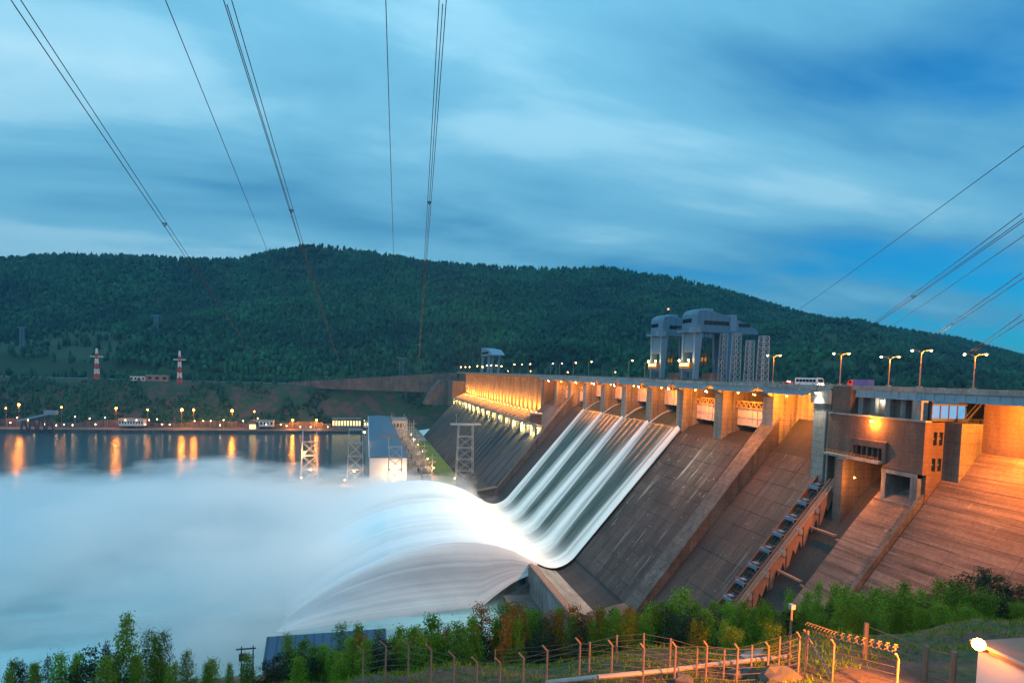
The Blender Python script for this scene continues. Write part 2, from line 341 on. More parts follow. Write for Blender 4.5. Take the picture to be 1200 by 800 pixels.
# concrete pours of the dry faces: one slab each, laid on the slope with open joints
def slabs(y0, y1, ny, x0, x1, nx, mat, jit, gap=0.12):
    wy = (y1-y0)/ny; lx = (x1-x0)/nx/SC_; th = 0.5
    meshes = []
    for q in range(3):
        e = 0.06
        w2, l2 = wy/2-gap/2, lx/2-gap/2
        mb = MB().poly([(-l2,-w2,-th),(l2,-w2,-th),(l2,w2,-th),(-l2,w2,-th),(-l2,-w2,-e),(l2,-w2,-e),(l2,w2,-e),(-l2,w2,-e),(-l2+e,-w2+e,0),(l2-e,-w2+e,0),(l2-e,w2-e,0),(-l2+e,w2-e,0)],
            [(0,1,5,4),(1,2,6,5),(2,3,7,6),(3,0,4,7),(4,5,9,8),(5,6,10,9),(6,7,11,10),(7,4,8,11),(8,9,10,11)])
        meshes.append(mb.mesh('slab', mat))
    for i in range(nx):
        for j in range(ny):
            x = x0+(i+0.5)*(x1-x0)/nx; y = y0+(j+0.5)*wy; n = 0.22+random.uniform(-jit, jit)
            o = bpy.data.objects.new('slab', random.choice(meshes)); COL.objects.link(o)
            o.parent = dam; o.location = (x-SS_*n-161, y-300, S(x)+SC_*n); o.rotation_euler = (random.uniform(-.004, .004), -SANG, 0)
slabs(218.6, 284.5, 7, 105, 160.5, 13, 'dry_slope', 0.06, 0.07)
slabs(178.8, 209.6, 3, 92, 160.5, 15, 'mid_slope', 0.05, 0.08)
slabs(60, 136.6, 5, 96, 168.9, 28, 'brown_slope', 0.025, 0.03)
# grooves of the penstock casings on the far face
ribm = MB().prism([(0,0.0),(0,1.3),(-46.5,1.3-46.5*1.17),(-46.5,-46.5*1.17)], -1.6, 1.6).mesh('casing_rib', 'far_slope')
for i in range(26):
    o = bpy.data.objects.new('casing_rib', ribm); COL.objects.link(o); o.parent = dam; o.location = (138.6-161, 543+17.2*i-300, S(138.6)-0.3)
for i in range(3):
    o = bpy.data.objects.new('casing_rib', ribm); COL.objects.link(o); o.parent = dam; o.location = (138.6-161, 480+18*i-300, S(138.6)-0.1)
# flip lip with its worn crest and end walls
lip = P(MB().prism([(83,5.02),(80.3,4.65),(79.5,4.65),(79.5,6.0),(80.9,6.2)], 212, 284), 'lip_kerb', 'rust_pale')
P(MB().prism([(94.5,1.0),(89,1.95),(83.1,5.15),(83.1,4.6),(94.5,0.5)], 222, 284), 'lip_apron', 'lip_concrete')
P(MB().box(66,79.4,228,276,-16,-7.5), 'lip_footing', 'wall_concrete')
P(MB().box(79.0,79.9,214,284.0,-16,4.3), 'lip_face', 'grey_frame')
P(MB().prism([(79.4,-2),(68,-9),(68,-16),(79.4,-16)], 276, 279), 'lip_buttress', 'steel_dark')
# divide walls running down from the piers
for yc, h in ((YK[1], 4.3), (YK[8], 3.6)):
    wv = P(MB().prism([(163.5,84.5),(103,8.6),(87,5.6),(87,-16),(163.5,-16)], yc-h, yc+h), 'divide_wall', 'wall_concrete')
    P(MB().prism([(163.9,85.2),(103,9.0),(86.6,6.0),(86.6,5.5),(103,8.4),(163.9,84.5)], yc-h-0.25, yc+h+0.25), 'coping', 'wall_concrete', wv)
# piers with their gate slots
def pier_plan(yc, hw=3.3):
    a, b_ = yc-hw, yc+hw
    return [(161,a),(164.2,a),(164.2,a+0.9),(166.8,a+0.9),(166.8,a),(196,a),(196,b_),(166.8,b_),(166.8,b_-0.9),(164.2,b_-0.9),(164.2,b_),(161,b_)]
for k in range(1, 10):
    pr = P(MB().prismz(pier_plan(YK[k]), 58, 95.2), 'pier', 'pier_concrete')
    P(MB().prism([(158.6,95.15),(158.6,94.4),(160.98,93.4),(160.98,95.15)], YK[k]-2.6, YK[k]+2.6), 'corbel', 'pier_concrete', pr)
# the broad column beside the control building
pr = P(MB().box(155, 172, 173.4, 181.2, 55, 92.6), 'pier', 'pier_concrete')
P(MB().box(154.2, 170, 172.9, 182.2, 92.6, 97.3), 'corbel', 'deck_concrete', pr)
P(MB().box(154.7, 155.0, 174.3, 175.0, 60, 92.5), 'drain_pipe', 'steel_dark', pr)
# gates, open leaf and lifting truss
for k in range(1, 10):
    y0, y1 = YK[k-1]+3.3, YK[k]-3.3
    if k == 1:
        P(MB().box(172, 174, 181.3, y1, 74, 95.2), 'bay_wall', 'pier_concrete'); continue
    wet = 4 <= k <= 7
    zb = 84.5 if wet else 79.0
    g = P(MB().box(169.4, 170.2, y0+0.1, y1-0.1, zb, zb+8.2), 'gate', 'gate_paint')
    mb = MB()
    for i in range(9): mb.box(169.0, 169.4, y0+0.5+i*(y1-y0-1)/8-0.12, y0+0.5+i*(y1-y0-1)/8+0.12, zb+0.05, zb+8.1)
    for z in (zb+0.4, zb+4, zb+7.8): mb.box(168.9, 169.38, y0+0.15, y1-0.15, z-0.15, z+0.15)
    mb.build('gate_rib', 'gate_paint', g)
    mb = MB(); n = 8
    for i in range(n):
        a = y0+i*(y1-y0)/n; c = y0+(i+1)*(y1-y0)/n
        mb.bar((168.5,a,zb+8.4), (168.5,(a+c)/2,zb+11.2), 0.35); mb.bar((168.5,(a+c)/2,zb+11.2), (168.5,c,zb+8.4), 0.35)
    mb.bar((168.5,y0,zb+8.4),(168.5,y1,zb+8.4),0.4); mb.bar((168.5,y0,zb+11.2),(168.5,y1,zb+11.2),0.4)
    mb.build('lifting_truss', 'truss_yellow', g)
P(MB().box(190, 197, 178, 540, 60, 97.3), 'upstream_wall', 'pier_concrete')
# deck: road slab, kerbs, girders, parapets
P(MB().box(156.3, 196, 30, 1060, 97.35, 98.3), 'deck_slab', 'asphalt')
for k in range(0, 10):
    a, c = YK[k]+0.35, YK[k+1]-0.35
    if k == 0: a = 182.4
    pf = [(a,97.3),(a,96.7),(a+1.2,96.6),(a+4.2,95.3),(c-4.2,95.3),(c-1.2,96.6),(c,96.7),(c,97.3)]
    g = P(MB().prismx(pf, 155.6, 156.2), 'girder', 'blue_girder')
    mb = MB(); nst = 14
    for i in range(1, nst): y = a+4+(c-a-8)*i/nst; mb.box(155.42, 155.6, y-0.09, y+0.09, 95.4, 97.25)
    mb.box(155.2, 155.6, a+4.2, c-4.2, 95.1, 95.3)
    mb.build('stiffener', 'blue_girder', g)
    for dxg in (9, 18): P(MB().prismx(pf, 156+dxg, 156.6+dxg), 'girder', 'steel_dark')
for y0, y1 in ((30, 68), (68, 104), (104, 139.6), (139.6, 163.5)):
    g = P(MB().box(155.6, 156.2, y0+0.1, y1-0.1, 95.75, 97.9), 'girder', 'blue_girder')
    mb = MB()
    for y in np.arange(y0+1.5, y1-1, 3.0): mb.box(155.45, 155.6, y-0.08, y+0.08, 95.9, 97.8)
    mb.box(155.25, 155.62, y0+0.12, y1-0.12, 95.6, 95.75); mb.build('stiffener', 'blue_girder', g)
    P(MB().box(166, 166.6, y0, y1, 95.75, 97.3), 'girder', 'steel_dark')
pm = MB().box(155.2-161, 155.55-161, -8.95, 8.95, 97.32, 99.0).mesh('parapet_panel', 'deck_concrete')
pm2 = MB().box(155.1-161, 155.6-161, -8.95, 8.95, 97.92, 99.35).mesh('parapet_panel', 'deck_concrete')
rm = MB().tube([(155.35-161,-8.95,99.75),(155.35-161,8.95,99.75)], 0.05, 5)
for i in range(7): rm.box(155.3-161,155.4-161,-8.9+i*2.95,-8.8+i*2.95,99.0,99.75)
rm = rm.mesh('hand_rail', 'steel_grey')
pmr = MB().box(189.5-161, 190-161, -8.95, 8.95, 98.3, 99.3).mesh('parapet_panel', 'deck_concrete')
y = 39.0; i = 0
while y < 1056:
    for me in ((pm2 if y < 172 else pm), pmr):
        o = bpy.data.objects.new('parapet_panel', me); COL.objects.link(o); o.parent = dam; o.location = (0, y-300, 0)
        if me is pm:
            r = bpy.data.objects.new('hand_rail', rm); COL.objects.link(r); r.parent = o
    y += 18
# non-overflow wall beyond the spillway, its pilasters and the penstock gallery below
P(MB().box(161, 200, 535, 1062, 55, 97.3), 'crest_wall', 'wall_concrete')
P(MB().box(157.5, 161.0, 535.5, 1062, 96.2, 97.3), 'cornice', 'deck_concrete')
P(MB().prism([(161.0,63.5),(143.2,56.2),(143.2,54),(161.0,54)], 535.2, 990), 'gallery_roof', 'brown_slope')
NB = 27
pil = MB().box(-0.9,0,-1.1,1.1,63.4,96.1).mesh('pilaster','wall_concrete')
fin = MB().prism([(0,63.3),(0,65.2),(-17.3,58.2),(-17.3,56.3)],-0.7,0.7).mesh('penstock_fin','deck_concrete')
pil2 = MB().box(-0.8,0.8,-1.1,1.1,S(139.5)-1,55.7).mesh('gallery_pillar','deck_concrete')
for i in range(NB):
    y = 541+17.0*i
    for me, x in ((pil,161),(fin,160.9),(pil2,139.6)):
        o = bpy.data.objects.new(me.name.split('.')[0], me); COL.objects.link(o); o.parent = dam; o.location = (x-161, y-300-(8.5 if me is pil2 else 0), 0)
for y in (484.5, 500, 516):
    o = bpy.data.objects.new('gallery_pillar', pil2); COL.objects.link(o); o.parent = dam; o.location = (139.6-161, y-300, 0)
P(MB().box(138.2, 143.3, 478, 995, 55.7, 56.6), 'gallery_slab', 'deck_concrete')
P(MB().box(138.0, 138.5, 478, 995, 56.6, 58.0), 'gallery_parapet', 'deck_concrete')
P(MB().box(143.3, 161, 478, 535, 53, 56.3), 'gallery_floor', 'far_slope')
hut = P(MB().box(141, 149, 500, 508, 56.6, 64.4), 'gallery_hut', 'wall_concrete')
P(MB().box(140, 150, 498.6, 509, 64.4, 65.8), 'hut_roof', 'deck_concrete', hut)
P(MB().box(140.8, 140.99, 502.5, 505.5, 57, 62), 'hut_door', 'window_dark', hut)
# far abutment block and approach wall
P(MB().box(140, 200, 995, 1062, 40, 84), 'abutment_block', 'wall_concrete')
P(MB().prism([(128,84),(161,84),(161,40),(100,40),(112,66)], 1062, 1110), 'abutment_step', 'wall_concrete')

# ------------------------------------------------------------------ control building at the near end of the spillway
cb = empty('control_building', (155, 156, 58), 'brown concrete control building under the deck beside the incline track', 'building')
def B(mb, name, mat, parent=None): return mb.build(name, mat, parent or cb)
fw = B(MB().box(154.6,156,136.8,173.3,80.2,89.5).box(154.6,156,161.3,173.3,75.6,80.2).box(154.6,156,136.8,150.2,74.3,80.2), 'front_wall', 'brick_wall')
B(MB().box(154.2,156.3,136.4,173.3,89.5,90.0), 'cornice', 'deck_concrete', fw)
sw = B(MB().box(156,157.6,136.8,138.0,55,89.5).box(159.0,159.7,136.8,138,55,89.5).box(161.1,162,136.8,138,55,89.5).box(157.6,159,136.8,138,55,75.4).box(157.6,159,136.8,138,79.1,82.9).box(157.6,159,136.8,138,86.7,89.5)
       .box(159.7,161.1,136.8,138,55,75.4).box(159.7,161.1,136.8,138,79.1,82.9).box(159.7,161.1,136.8,138,86.7,89.5), 'side_wall', 'brick_wall')
for x0 in (157.6, 159.7):
    for z0 in (75.4, 82.9):
        wn = B(MB().box(x0, x0+1.4, 137.5, 137.7, z0, z0+3.75), 'window', 'window_dark')
        B(MB().box(x0, x0+1.4, 137.42, 137.5, z0+1.8, z0+1.95).box(x0+0.65,x0+0.75,137.42,137.5,z0,z0+3.75), 'frame', 'steel_grey', wn)
B(MB().box(161.5,172,131.7,138.6,55,89.6), 'buttress', 'wall_concrete')
B(MB().box(169,169.9,30,131.7,79,95.6), 'back_wall', 'brick_wall'); B(MB().box(172.2,173,131.0,142,89,95.6), 'back_wall', 'brick_wall')
# window band with its balcony
B(MB().box(155.4,155.6,150.2,161.3,76.6,80.2), 'window_band', 'window_dark')
for i in range(6): B(MB().box(154.8,155.4,150.2+i*2.12,150.7+i*2.12,76.6,80.2), 'mullion', 'brick_wall')
B(MB().box(153.7,154.6,148.8,162.4,80.2,82.3).box(153.7,154.6,161.3,162.4,76.6,80.2).box(153.7,154.6,148.8,150.1,75.9,80.2), 'window_surround', 'brick_wall')
bal = B(MB().box(152.2,154.6,149.6,173.0,75.5,76.3), 'balcony', 'deck_concrete')
mb = MB()
for y in np.arange(150, 173, 1.5): mb.box(152.25,152.33,y,y+0.08,76.3,77.5)
mb.box(152.24,152.34,149.9,173,77.4,77.5).box(152.24,152.34,149.9,173,76.9,76.97); B(mb, 'railing', 'orange_paint', bal)
# lower openings
B(MB().box(154.4,156.2,148.8,150.4,56,74.3).box(154.4,156.2,138.0,140.3,56,74.3).box(154.2,156.2,138.0,150.4,73.1,74.3).box(154.0,156.6,138.0,150.4,61.8,65.0), 'opening_frame', 'grey_frame')
B(MB().box(166,167,138,173,55,89.4), 'recess_back', 'wall_concrete')
B(MB().prism([(156,64.9),(166,69.5),(166,60),(156,60)],140.3,148.8), 'recess_floor', 'grey_frame')
B(MB().box(156.2,166,148.8,150.2,56,75), 'recess_side', 'grey_frame')
B(MB().box(150.5,166,161.6,165,40,75.4), 'partition', 'wall_concrete')
mb = MB().bar((164,153,S(164)-3),(146,153,S(146)-3),0.8); B(mb, 'ramp_beam', 'trolley_blue')
# upper storey under the deck
B(MB().box(158.2,158.8,138.4,170,90,95.6), 'upper_wall', 'wall_concrete')
for y in (141,146.5,152,157.5,162.5): B(MB().box(156.8,158.2,y-0.9,y+0.9,90,95.6), 'upper_pillar', 'grey_frame')
B(MB().box(154.8,158.1,164.4,172.6,90.0,98.9), 'end_block', 'brick_wall')
B(MB().box(154.8,157.2,138.6,141.6,90.0,95.6), 'corner_pillar', 'deck_concrete')
cabn = B(MB().box(156.0,168.5,136.2,137.0,89.9,90.7).box(156.0,168.5,136.2,137.0,94.4,94.9), 'glass_cabin', 'steel_dark')
for i in range(5): B(MB().box(156+i*3.05,156.25+i*3.05,136.3,137,90.7,94.4), 'cabin_post', 'steel_dark', cabn)
for i in range(4): B(MB().box(156.25+i*3.05,159.05+i*3.05,136.55,136.65,90.7,94.4), 'cabin_pane', 'pane_blue', cabn)
mb = MB()
for x in np.arange(161.8, 169, 1.4): mb.box(x,x+0.08,131.8,131.88,89.6,90.9)
mb.box(161.6,169,131.8,131.87,90.8,90.9).box(161.6,169,131.8,131.87,90.2,90.27); B(mb, 'roof_railing', 'steel_dark')
stair = MB()
for i in range(9): stair.box(163.5+i*0.55,164.2+i*0.55,132.4,133.6,89.9+i*0.55,90.05+i*0.55)
stair.bar((163.4,132.4,90),(168.6,132.4,95.2),0.18).bar((163.4,133.6,90),(168.6,133.6,95.2),0.18); B(stair, 'stair', 'steel_dark')

# ------------------------------------------------------------------ inclined track with its trestle and trolleys
tr = empty('incline_trestle', (130, 172, S(130)), 'rusty inclined track on steel plate trestle running down the dam face', 'trestle')
def sl(x, y, up): return (x-SS_*up*0, y, S(x)+up)
def T(mb, name, mat, parent=None): return mb.build(name, mat, parent or tr)
XA, XB = 155.5, 92
T(MB().bar(sl(XA,177.6,1.2), sl(XB,177.6,1.2), 0.9, 1.6), 'side_girder', 'rust')
T(MB().bar(sl(XA,171.2,1.2), sl(XB,171.2,1.2), 0.9, 1.9), 'side_girder', 'rust')
for yy, up in ((169.9,2.2),(168.9,2.5),(167.9,2.6)): T(MB().bar(sl(XA,yy,up), sl(XB,yy,up), 0.5, 0.7), 'rail_beam', 'rust_pale')
for yy in (173, 175.8): T(MB().bar(sl(XA,yy,0.5), sl(XB,yy,0.5), 0.3, 0.4), 'rail', 'steel_dark')
for i in range(24):
    x = XA-1-i*2.6; T(MB().bar(sl(x,171.4,0.5), sl(x,177.4,0.5), 0.5, 0.4), 'sleeper', 'rust')
npl = 9; step = (154-100)/npl
for i in range(npl):                                   # plates with hand holes between the girder and the trench floor
    xa = 154-i*step; xb = xa-step+0.5
    top = [(xa,S(xa)+2.0),(xb,S(xb)+2.0)]; mid = (xa+xb)/2
    pts = [(xa,S(xa)+2.0),(xb,S(xb)+2.0),(xb,S(xb)-5.4),(xb+1.0,S(xb)-4.2),(mid-0.5,S(mid)-2.2),(mid+0.4,S(mid)-3.8),(xa-0.8,S(xa)-2.6),(xa,S(xa)-5.4)]
    T(MB().prism(pts, 168.0, 168.5), 'trestle_plate', 'rust_pale')
    T(MB().box(xa-1.6, xa-0.2, 167.5, 169.0, S(xa-0.9)+0.6, S(xa-0.9)+2.4), 'bearing_box', 'steel_grey')
    if i % 2 == 1: T(MB().box(mid-0.5,mid+0.5,157,168,S(mid)-2.3,S(mid)-1.7).box(mid-0.5,mid+0.2,153.5,157,S(mid)-3.3,S(mid)-2.8), 'bracket_beam', 'rust_pale')
def trolley():
    r = empty('track_trolley', (0,0,0))
    MB().box(-1.5,1.5,-2.3,2.3,1.5,1.8).box(-1.5,-1.2,-2.3,2.3,0.8,1.5).box(1.2,1.5,-2.3,2.3,0.8,1.5).build('platform','trolley_blue',r,local=True)
    for s_ in (-1,1):
        for q in (-1,1): MB().bar((s_*1.3,q*2.0,0.2),(s_*1.3,q*2.0,1.5),0.25).build('leg','trolley_blue',r,local=True)
    mb = MB()
    for yv in (-2.2,-1.1,0,1.1,2.2): mb.box(-1.45,-1.37,yv-0.04,yv+0.04,1.8,3.0).box(1.37,1.45,yv-0.04,yv+0.04,1.8,3.0)
    for z in (2.4,3.0): mb.box(-1.45,-1.37,-2.24,2.24,z-0.06,z+0.02).box(1.37,1.45,-2.24,2.24,z-0.06,z+0.02)
    mb.build('railing','trolley_blue',r,local=True)
    MB().box(-0.8,0.8,-1.2,0.9,1.8,2.7).build('winch_box','trolley_blue',r,local=True)
    MB().tube([(0,-1.9,2.2),(0,-1.25,2.2)],0.5,10).build('drum','steel_dark',r,local=True); MB().tube([(0,0.95,2.2),(0,1.8,2.2)],0.4,10).build('drum','steel_dark',r,local=True)
    return r
tp = trolley()
for i in range(11):
    o = tp if i == 0 else copy_tree(tp); x = 152.2-i*4.55
    o.location = (x,174.4,S(x)+0.55); o.rotation_euler = (0,0,random.uniform(-.03,.03))
    tag(o, f'blue grey trolley on the inclined track, {nth(i)} from the top', 'trolley', 'trolleys on the inclined track')

# ------------------------------------------------------------------ lamps that light the dam
def floodlight(k, pos, target, energy, label, col=WHITE, spot=100, mat='lamp_white', cat='floodlight', group='floodlights under the deck', r=0.55, bracket=True):
    e = empty('floodlight', pos, label, cat, group); x, y, z = pos
    d = (Vector(target)-Vector(pos)).normalized(); p = Vector(pos)
    MB().tube([p-d*1.1, p-d*0.5, p], [0.3*r/0.55, r*1.05, r*1.15], 10).build('housing','steel_dark',e)
    MB().tube([p+d*0.02, p+d*0.15], [r, r*0.9], 10).build('lens',mat,e)
    if bracket: MB().bar(p-d*0.8, p-d*0.8+Vector((0.7,0,2.2)), 0.25).build('bracket','steel_dark',e)
    light('light','SPOT',tuple(p+d*0.35),energy,col,e,target,0.4,spot,1.0)
    return e
for k in range(0, 10):
    y = YK[k]; pos = (154.0, y-0.3, 94.2)
    if k == 0: pos = (153.2, 178, 96.4)
    tgt = ((0, y-8, 8) if 3 <= k <= 7 else (118, y+4, 30)) if k else (154.8, 177.4, 85)
    floodlight(k, pos, tgt, 95000 if 3 <= k <= 7 else (46000 if k else 9000), f'{"orange" if k in (1, 8) else "white"} floodlight under the deck edge, {nth(k)} from the control building', **(dict(col=SODIUM, mat='lamp_sodium') if k in (1, 8) else {}))
def bulb(name, pos, energy, col, label, mat, r=0.35, cat='lamp', group=None, arm=None, kind='POINT', target=None, spot=120):
    e = empty(name, pos, label, cat, group)
    MB().ball(pos, r, 8, 5).build('bulb', mat, e)
    MB().tube([(pos[0],pos[1],pos[2]+r*0.6),(pos[0],pos[1],pos[2]+r*1.8)],[r*1.1,r*0.5],8).build('cap','steel_dark',e)
    if arm: MB().bar((pos[0],pos[1],pos[2]+r*1.5), arm, 0.12).build('arm','steel_dark',e)
    if energy: light('light', kind, (pos[0],pos[1],pos[2]-r*1.3), energy, col, e, target, r, spot)
    return e
for k in range(0, 10):
    y = (YK[k]+YK[k+1])/2
    bulb('bay_lamp', (160.3, y+(2 if k else 6), 94.3), (11000 if 3<=k<=6 else 20000) if k else 30000, SODIUM, f'orange sodium lamp hanging inside the {nth(k)} spillway bay from the control building', 'lamp_sodium', 0.35, group='sodium lamps in the spillway bays', arm=(160.3, y+(2 if k else 6), 97.3))
bulb('wall_lamp', (153.3,154.2,88.4), 9000, SODIUM, 'bright sodium lamp on the front wall of the control building', 'lamp_sodium', 0.4, arm=(154.8,154.2,89.3))
bulb('wall_lamp', (161.5,113.0,93.6), 105000, SODIUM, 'orange lamp under the deck at the right edge beyond the control building', 'lamp_sodium', 0.35, arm=(161.5,113,97.3))
bulb('wall_lamp', (166,157,94.9), 500, WARM, 'small lamp in the dark upper storey of the control building', 'lamp_warm', 0.2) if False else None
bulb('wall_lamp', (157.4,155.0,94.6), 400, WHITE, 'small white lamp above the front wall under the deck', 'lamp_white', 0.22, arm=(158.2,155,95.0))
bulb('wall_lamp', (149.5,155.5,70.5), 6000, SODIUM, 'sodium lamp hanging in the portal beside the inclined track', 'lamp_sodium', 0.25, arm=(151.5,155.5,75.6))
for i in range(NB-1):
    y = 541+17.0*i+8.5
    e = empty('uplight', (158.2,y,62.6), f'orange uplight at the foot of the crest wall, {nth(i)} from the spillway', 'floodlight', 'uplights along the crest wall')
    MB().box(157.6,158.8,y-0.8,y+0.8,62.3,63.4).build('housing','steel_dark',e); MB().box(157.8,158.6,y-0.6,y+0.6,63.42,63.5).build('lens','lamp_warm',e)
    light('light','SPOT',(158.9,y,63.9),100000,(1.0,0.34,0.04),e,(160.7,y,80),0.3,110,1.0)
    light('light','POINT',(155.0,y,66.0),11000,(1.0,0.34,0.04),e,None,0.4)
for i in range(0, 14):
    y = 486+36.0*i
    bulb('gallery_lamp', (141.2,y+7,52.6), 24000, (1.0,0.70,0.22), f'yellow lamp behind the gallery pillars, {nth(i)} from the spillway', 'lamp_warm', 0.3, group='lamps under the gallery', arm=(141.2,y+7,55.8))
# ------------------------------------------------------------------ water
m, t, b = newmat('river_water')
g1 = noise_on(t, sc=(0.012, 0.035, 1), scale=1.0, detail=5, rough=0.6); rr = ramp(t, [(0.46, 0.0), (0.60, 1.0)]); lk(t, g1, 0, rr, 0)
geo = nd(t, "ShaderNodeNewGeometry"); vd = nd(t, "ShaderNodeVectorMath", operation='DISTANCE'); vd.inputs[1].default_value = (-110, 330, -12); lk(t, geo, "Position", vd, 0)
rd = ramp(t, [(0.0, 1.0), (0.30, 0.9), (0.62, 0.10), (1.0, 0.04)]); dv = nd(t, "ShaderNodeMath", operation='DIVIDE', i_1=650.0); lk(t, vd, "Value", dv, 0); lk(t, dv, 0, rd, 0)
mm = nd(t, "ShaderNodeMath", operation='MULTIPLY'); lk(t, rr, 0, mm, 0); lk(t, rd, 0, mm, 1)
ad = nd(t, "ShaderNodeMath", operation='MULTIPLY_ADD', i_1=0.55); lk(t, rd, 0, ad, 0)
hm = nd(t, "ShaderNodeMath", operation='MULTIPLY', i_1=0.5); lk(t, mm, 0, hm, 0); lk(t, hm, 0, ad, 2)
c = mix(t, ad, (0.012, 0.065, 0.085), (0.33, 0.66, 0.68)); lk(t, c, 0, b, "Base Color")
b.inputs["Roughness"].default_value = 0.16
wv = noise_on(t, sc=(0.10, 0.22, 1), scale=1.0, detail=4, rough=0.6); bp = nd(t, "ShaderNodeBump", i_Strength=0.55, i_Distance=1.0); lk(t, wv, 0, bp, "Height"); lk(t, bp, 0, b, "Normal")
riv = MB().grid(lambda u, v: (-4000+u*4078, -600+v*1662, RIVER), 8, 8).build('river', 'river_water'); tag(riv, kind='structure')
res = MB().grid(lambda u, v: (197+u*5000, -800+v*3200, 88.0), 4, 4).build('reservoir', 'river_water'); tag(res, kind='structure')

def attr_mat(name, dark, lightc, rough=0.45, streak=(0.05, 0.6, 0.05), amt=0.35, tr=0.0):
    m, t, b = newmat(name)
    a = nd(t, "ShaderNodeAttribute", attribute_name='foam')
    s_ = noise_on(t, sc=streak, scale=1.0, detail=7, rough=0.7)
    q = nd(t, "ShaderNodeMath", operation='SUBTRACT', i_1=0.5); lk(t, s_, 0, q, 0)
    q2 = nd(t, "ShaderNodeMath", operation='MULTIPLY_ADD', i_1=amt); lk(t, q, 0, q2, 0); lk(t, a, "Fac", q2, 2); q2.use_clamp = True
    c = mix(t, q2, dark, lightc); lk(t, c, 0, b, "Base Color"); b.inputs["Roughness"].default_value = rough
    return m
attr_mat('chute_water', (0.035, 0.055, 0.04), (0.86, 0.88, 0.84), 0.4, (0.03, 0.45, 0.03), 0.7)
attr_mat('jet_water', (0.52, 0.57, 0.61), (0.92, 0.95, 0.95), 0.7, (0.008, 0.22, 0.03), 1.1)
def foam_mesh(name, mat, fn, nu, nv, extra=None):
    mb = MB(); fo = []
    def f2(u, v):
        x, y, z, fm = fn(u, v); fo.append(fm); return (x, y, z)
    mb.grid(f2, nu, nv)
    if extra: extra(mb, fo, nu, nv)
    me = mb.mesh(name, mat, True); at = me.attributes.new('foam', 'FLOAT', 'POINT'); at.data.foreach_set('value', fo)
    o = bpy.data.objects.new(name, me); COL.objects.link(o); return o
XN = [161-i*(161-83)/90 for i in range(91)]
WY0, WY1 = YK[3]-3.2, YK[7]+3.0
def chute_pt(u, v):
    x = 161-(161-83)*u; y = WY0+(WY1-WY0)*v; s_ = (161-x)
    fm = 0; lift = 0
    for k in range(3, 8):
        d = y-YK[k]; wd = 2.7+s_*0.115; edge = (k in (3, 7))
        wob = 0.8*math.sin(x*0.11+k*1.7)*min(1, s_/30)
        fm = max(fm, math.exp(-((d-wob)/wd)**2)); lift += 1.2*math.exp(-(d/(1.6+s_*0.04))**2)*math.exp(-s_/35)
        if k == 3: fm = max(fm, 0.8*math.exp(-((d-5.5-s_*0.05)/(0.8+s_*0.03))**2))
        else: fm = max(fm, 0.75*math.exp(-((d+5.5+s_*0.07)/(0.9+s_*0.03))**2)*min(1, s_/12), 0.5*math.exp(-((d-5.0-s_*0.08)/(0.7+s_*0.025))**2)*min(1, s_/20))
    low = min(1, max(0, (s_-52)/20)); fm = fm+(1-fm)*low*low*(3-2*low)
    return (x-0.6, y, chute_z(x)+1.5+lift+0.25*math.sin(y*0.9+x*.05), fm)
o = foam_mesh('spillway_water', 'chute_water', chute_pt, 110, 200); tag(o, 'white and green water streaming down the four open spillway bays', 'water', kind='structure')
for k in range(3, 7):
    y0, y1 = YK[k]+3.32, YK[k+1]-3.32
    def bay(u, v):
        x = 175-(175-160.4)*u; y = y0+(y1-y0)*v; e = min(y-y0, y1-y)
        return (x-0.3, y, chute_z(x)+1.55+2.2*max(0, (x-161)/14)+0.8*math.exp(-((y1-y)/0.9)**2), min(1, 0.95*math.exp(-((y1-y)/0.8)**2)+0.6*math.exp(-((y-y0)/0.6)**2)+0.2*max(0, 1-u*3)*0))
    o = foam_mesh('spillway_water', 'chute_water', bay, 14, 40); tag(o, f'dark sheet of water pouring through the {nth(k-3)} open spillway bay from the right', 'water', 'water in the spillway bays', kind='structure')
JET = [(84.2,6.3),(82.4,6.9),(78.5,9.2),(71.7,13.2),(63,16.6),(53.8,19.0),(45,20.2),(37,20.4),(28,19.9),(20,18.9),(11,17.0),(3.3,14.2),(-6,10.6),(-13,7.2),(-21,2.4),(-30,-4),(-38,-12.5)]
jx = np.array([p[0] for p in JET])[::-1]; jz = np.array([p[1] for p in JET])[::-1]
ph = rng.uniform(0, 6.28, 24); fr = np.geomspace(0.06, 1.9, 24)
def rip(y, q): return float(sum(math.sin(y*fr[i]+ph[i]+q*0.5)*(0.28/(0.3+fr[i])) for i in range(24))/6)
def jet_pt(u, v):
    x = 84.2-(84.2+38)*u; yy = WY0+(WY1-WY0)*v
    spread = 1+0.10*u; yc = (WY0+WY1)/2; y = yc+(yy-yc)*spread
    z = float(np.interp(x, jx, jz)); fade = min(1, u*4)
    near = max(0, 1-v*2.0); z -= near*near*5.0*u                       # the near side breaks up and falls shorter
    r = rip(yy, u*3); z += fade*r*1.5*(0.4+u)
    fm = 0.92+r*0.75*min(1, u*2.5)-0.38*near*min(1, u*2)
    return (x, y, z, max(0, min(1, fm)))
def jet_side(u, v):                                                   # the near flank curls down to the river as it breaks up
    x, y, z, fm = jet_pt(u, 0.0); k = v*v*(3-2*v); dz = (z-RIVER+1)*k*min(1, 0.25+u*3.2)
    return (x-6*v*u, y-(2+13*u)*math.sin(v*1.5), z-dz+1.5*rip(v*55+u*5, u*2)*min(1, u*3)*(1-v*.6), max(0, min(1, 0.66+1.5*rip(v*55+u*5, u*2)+1.1*rip(v*120+u*9, u))))
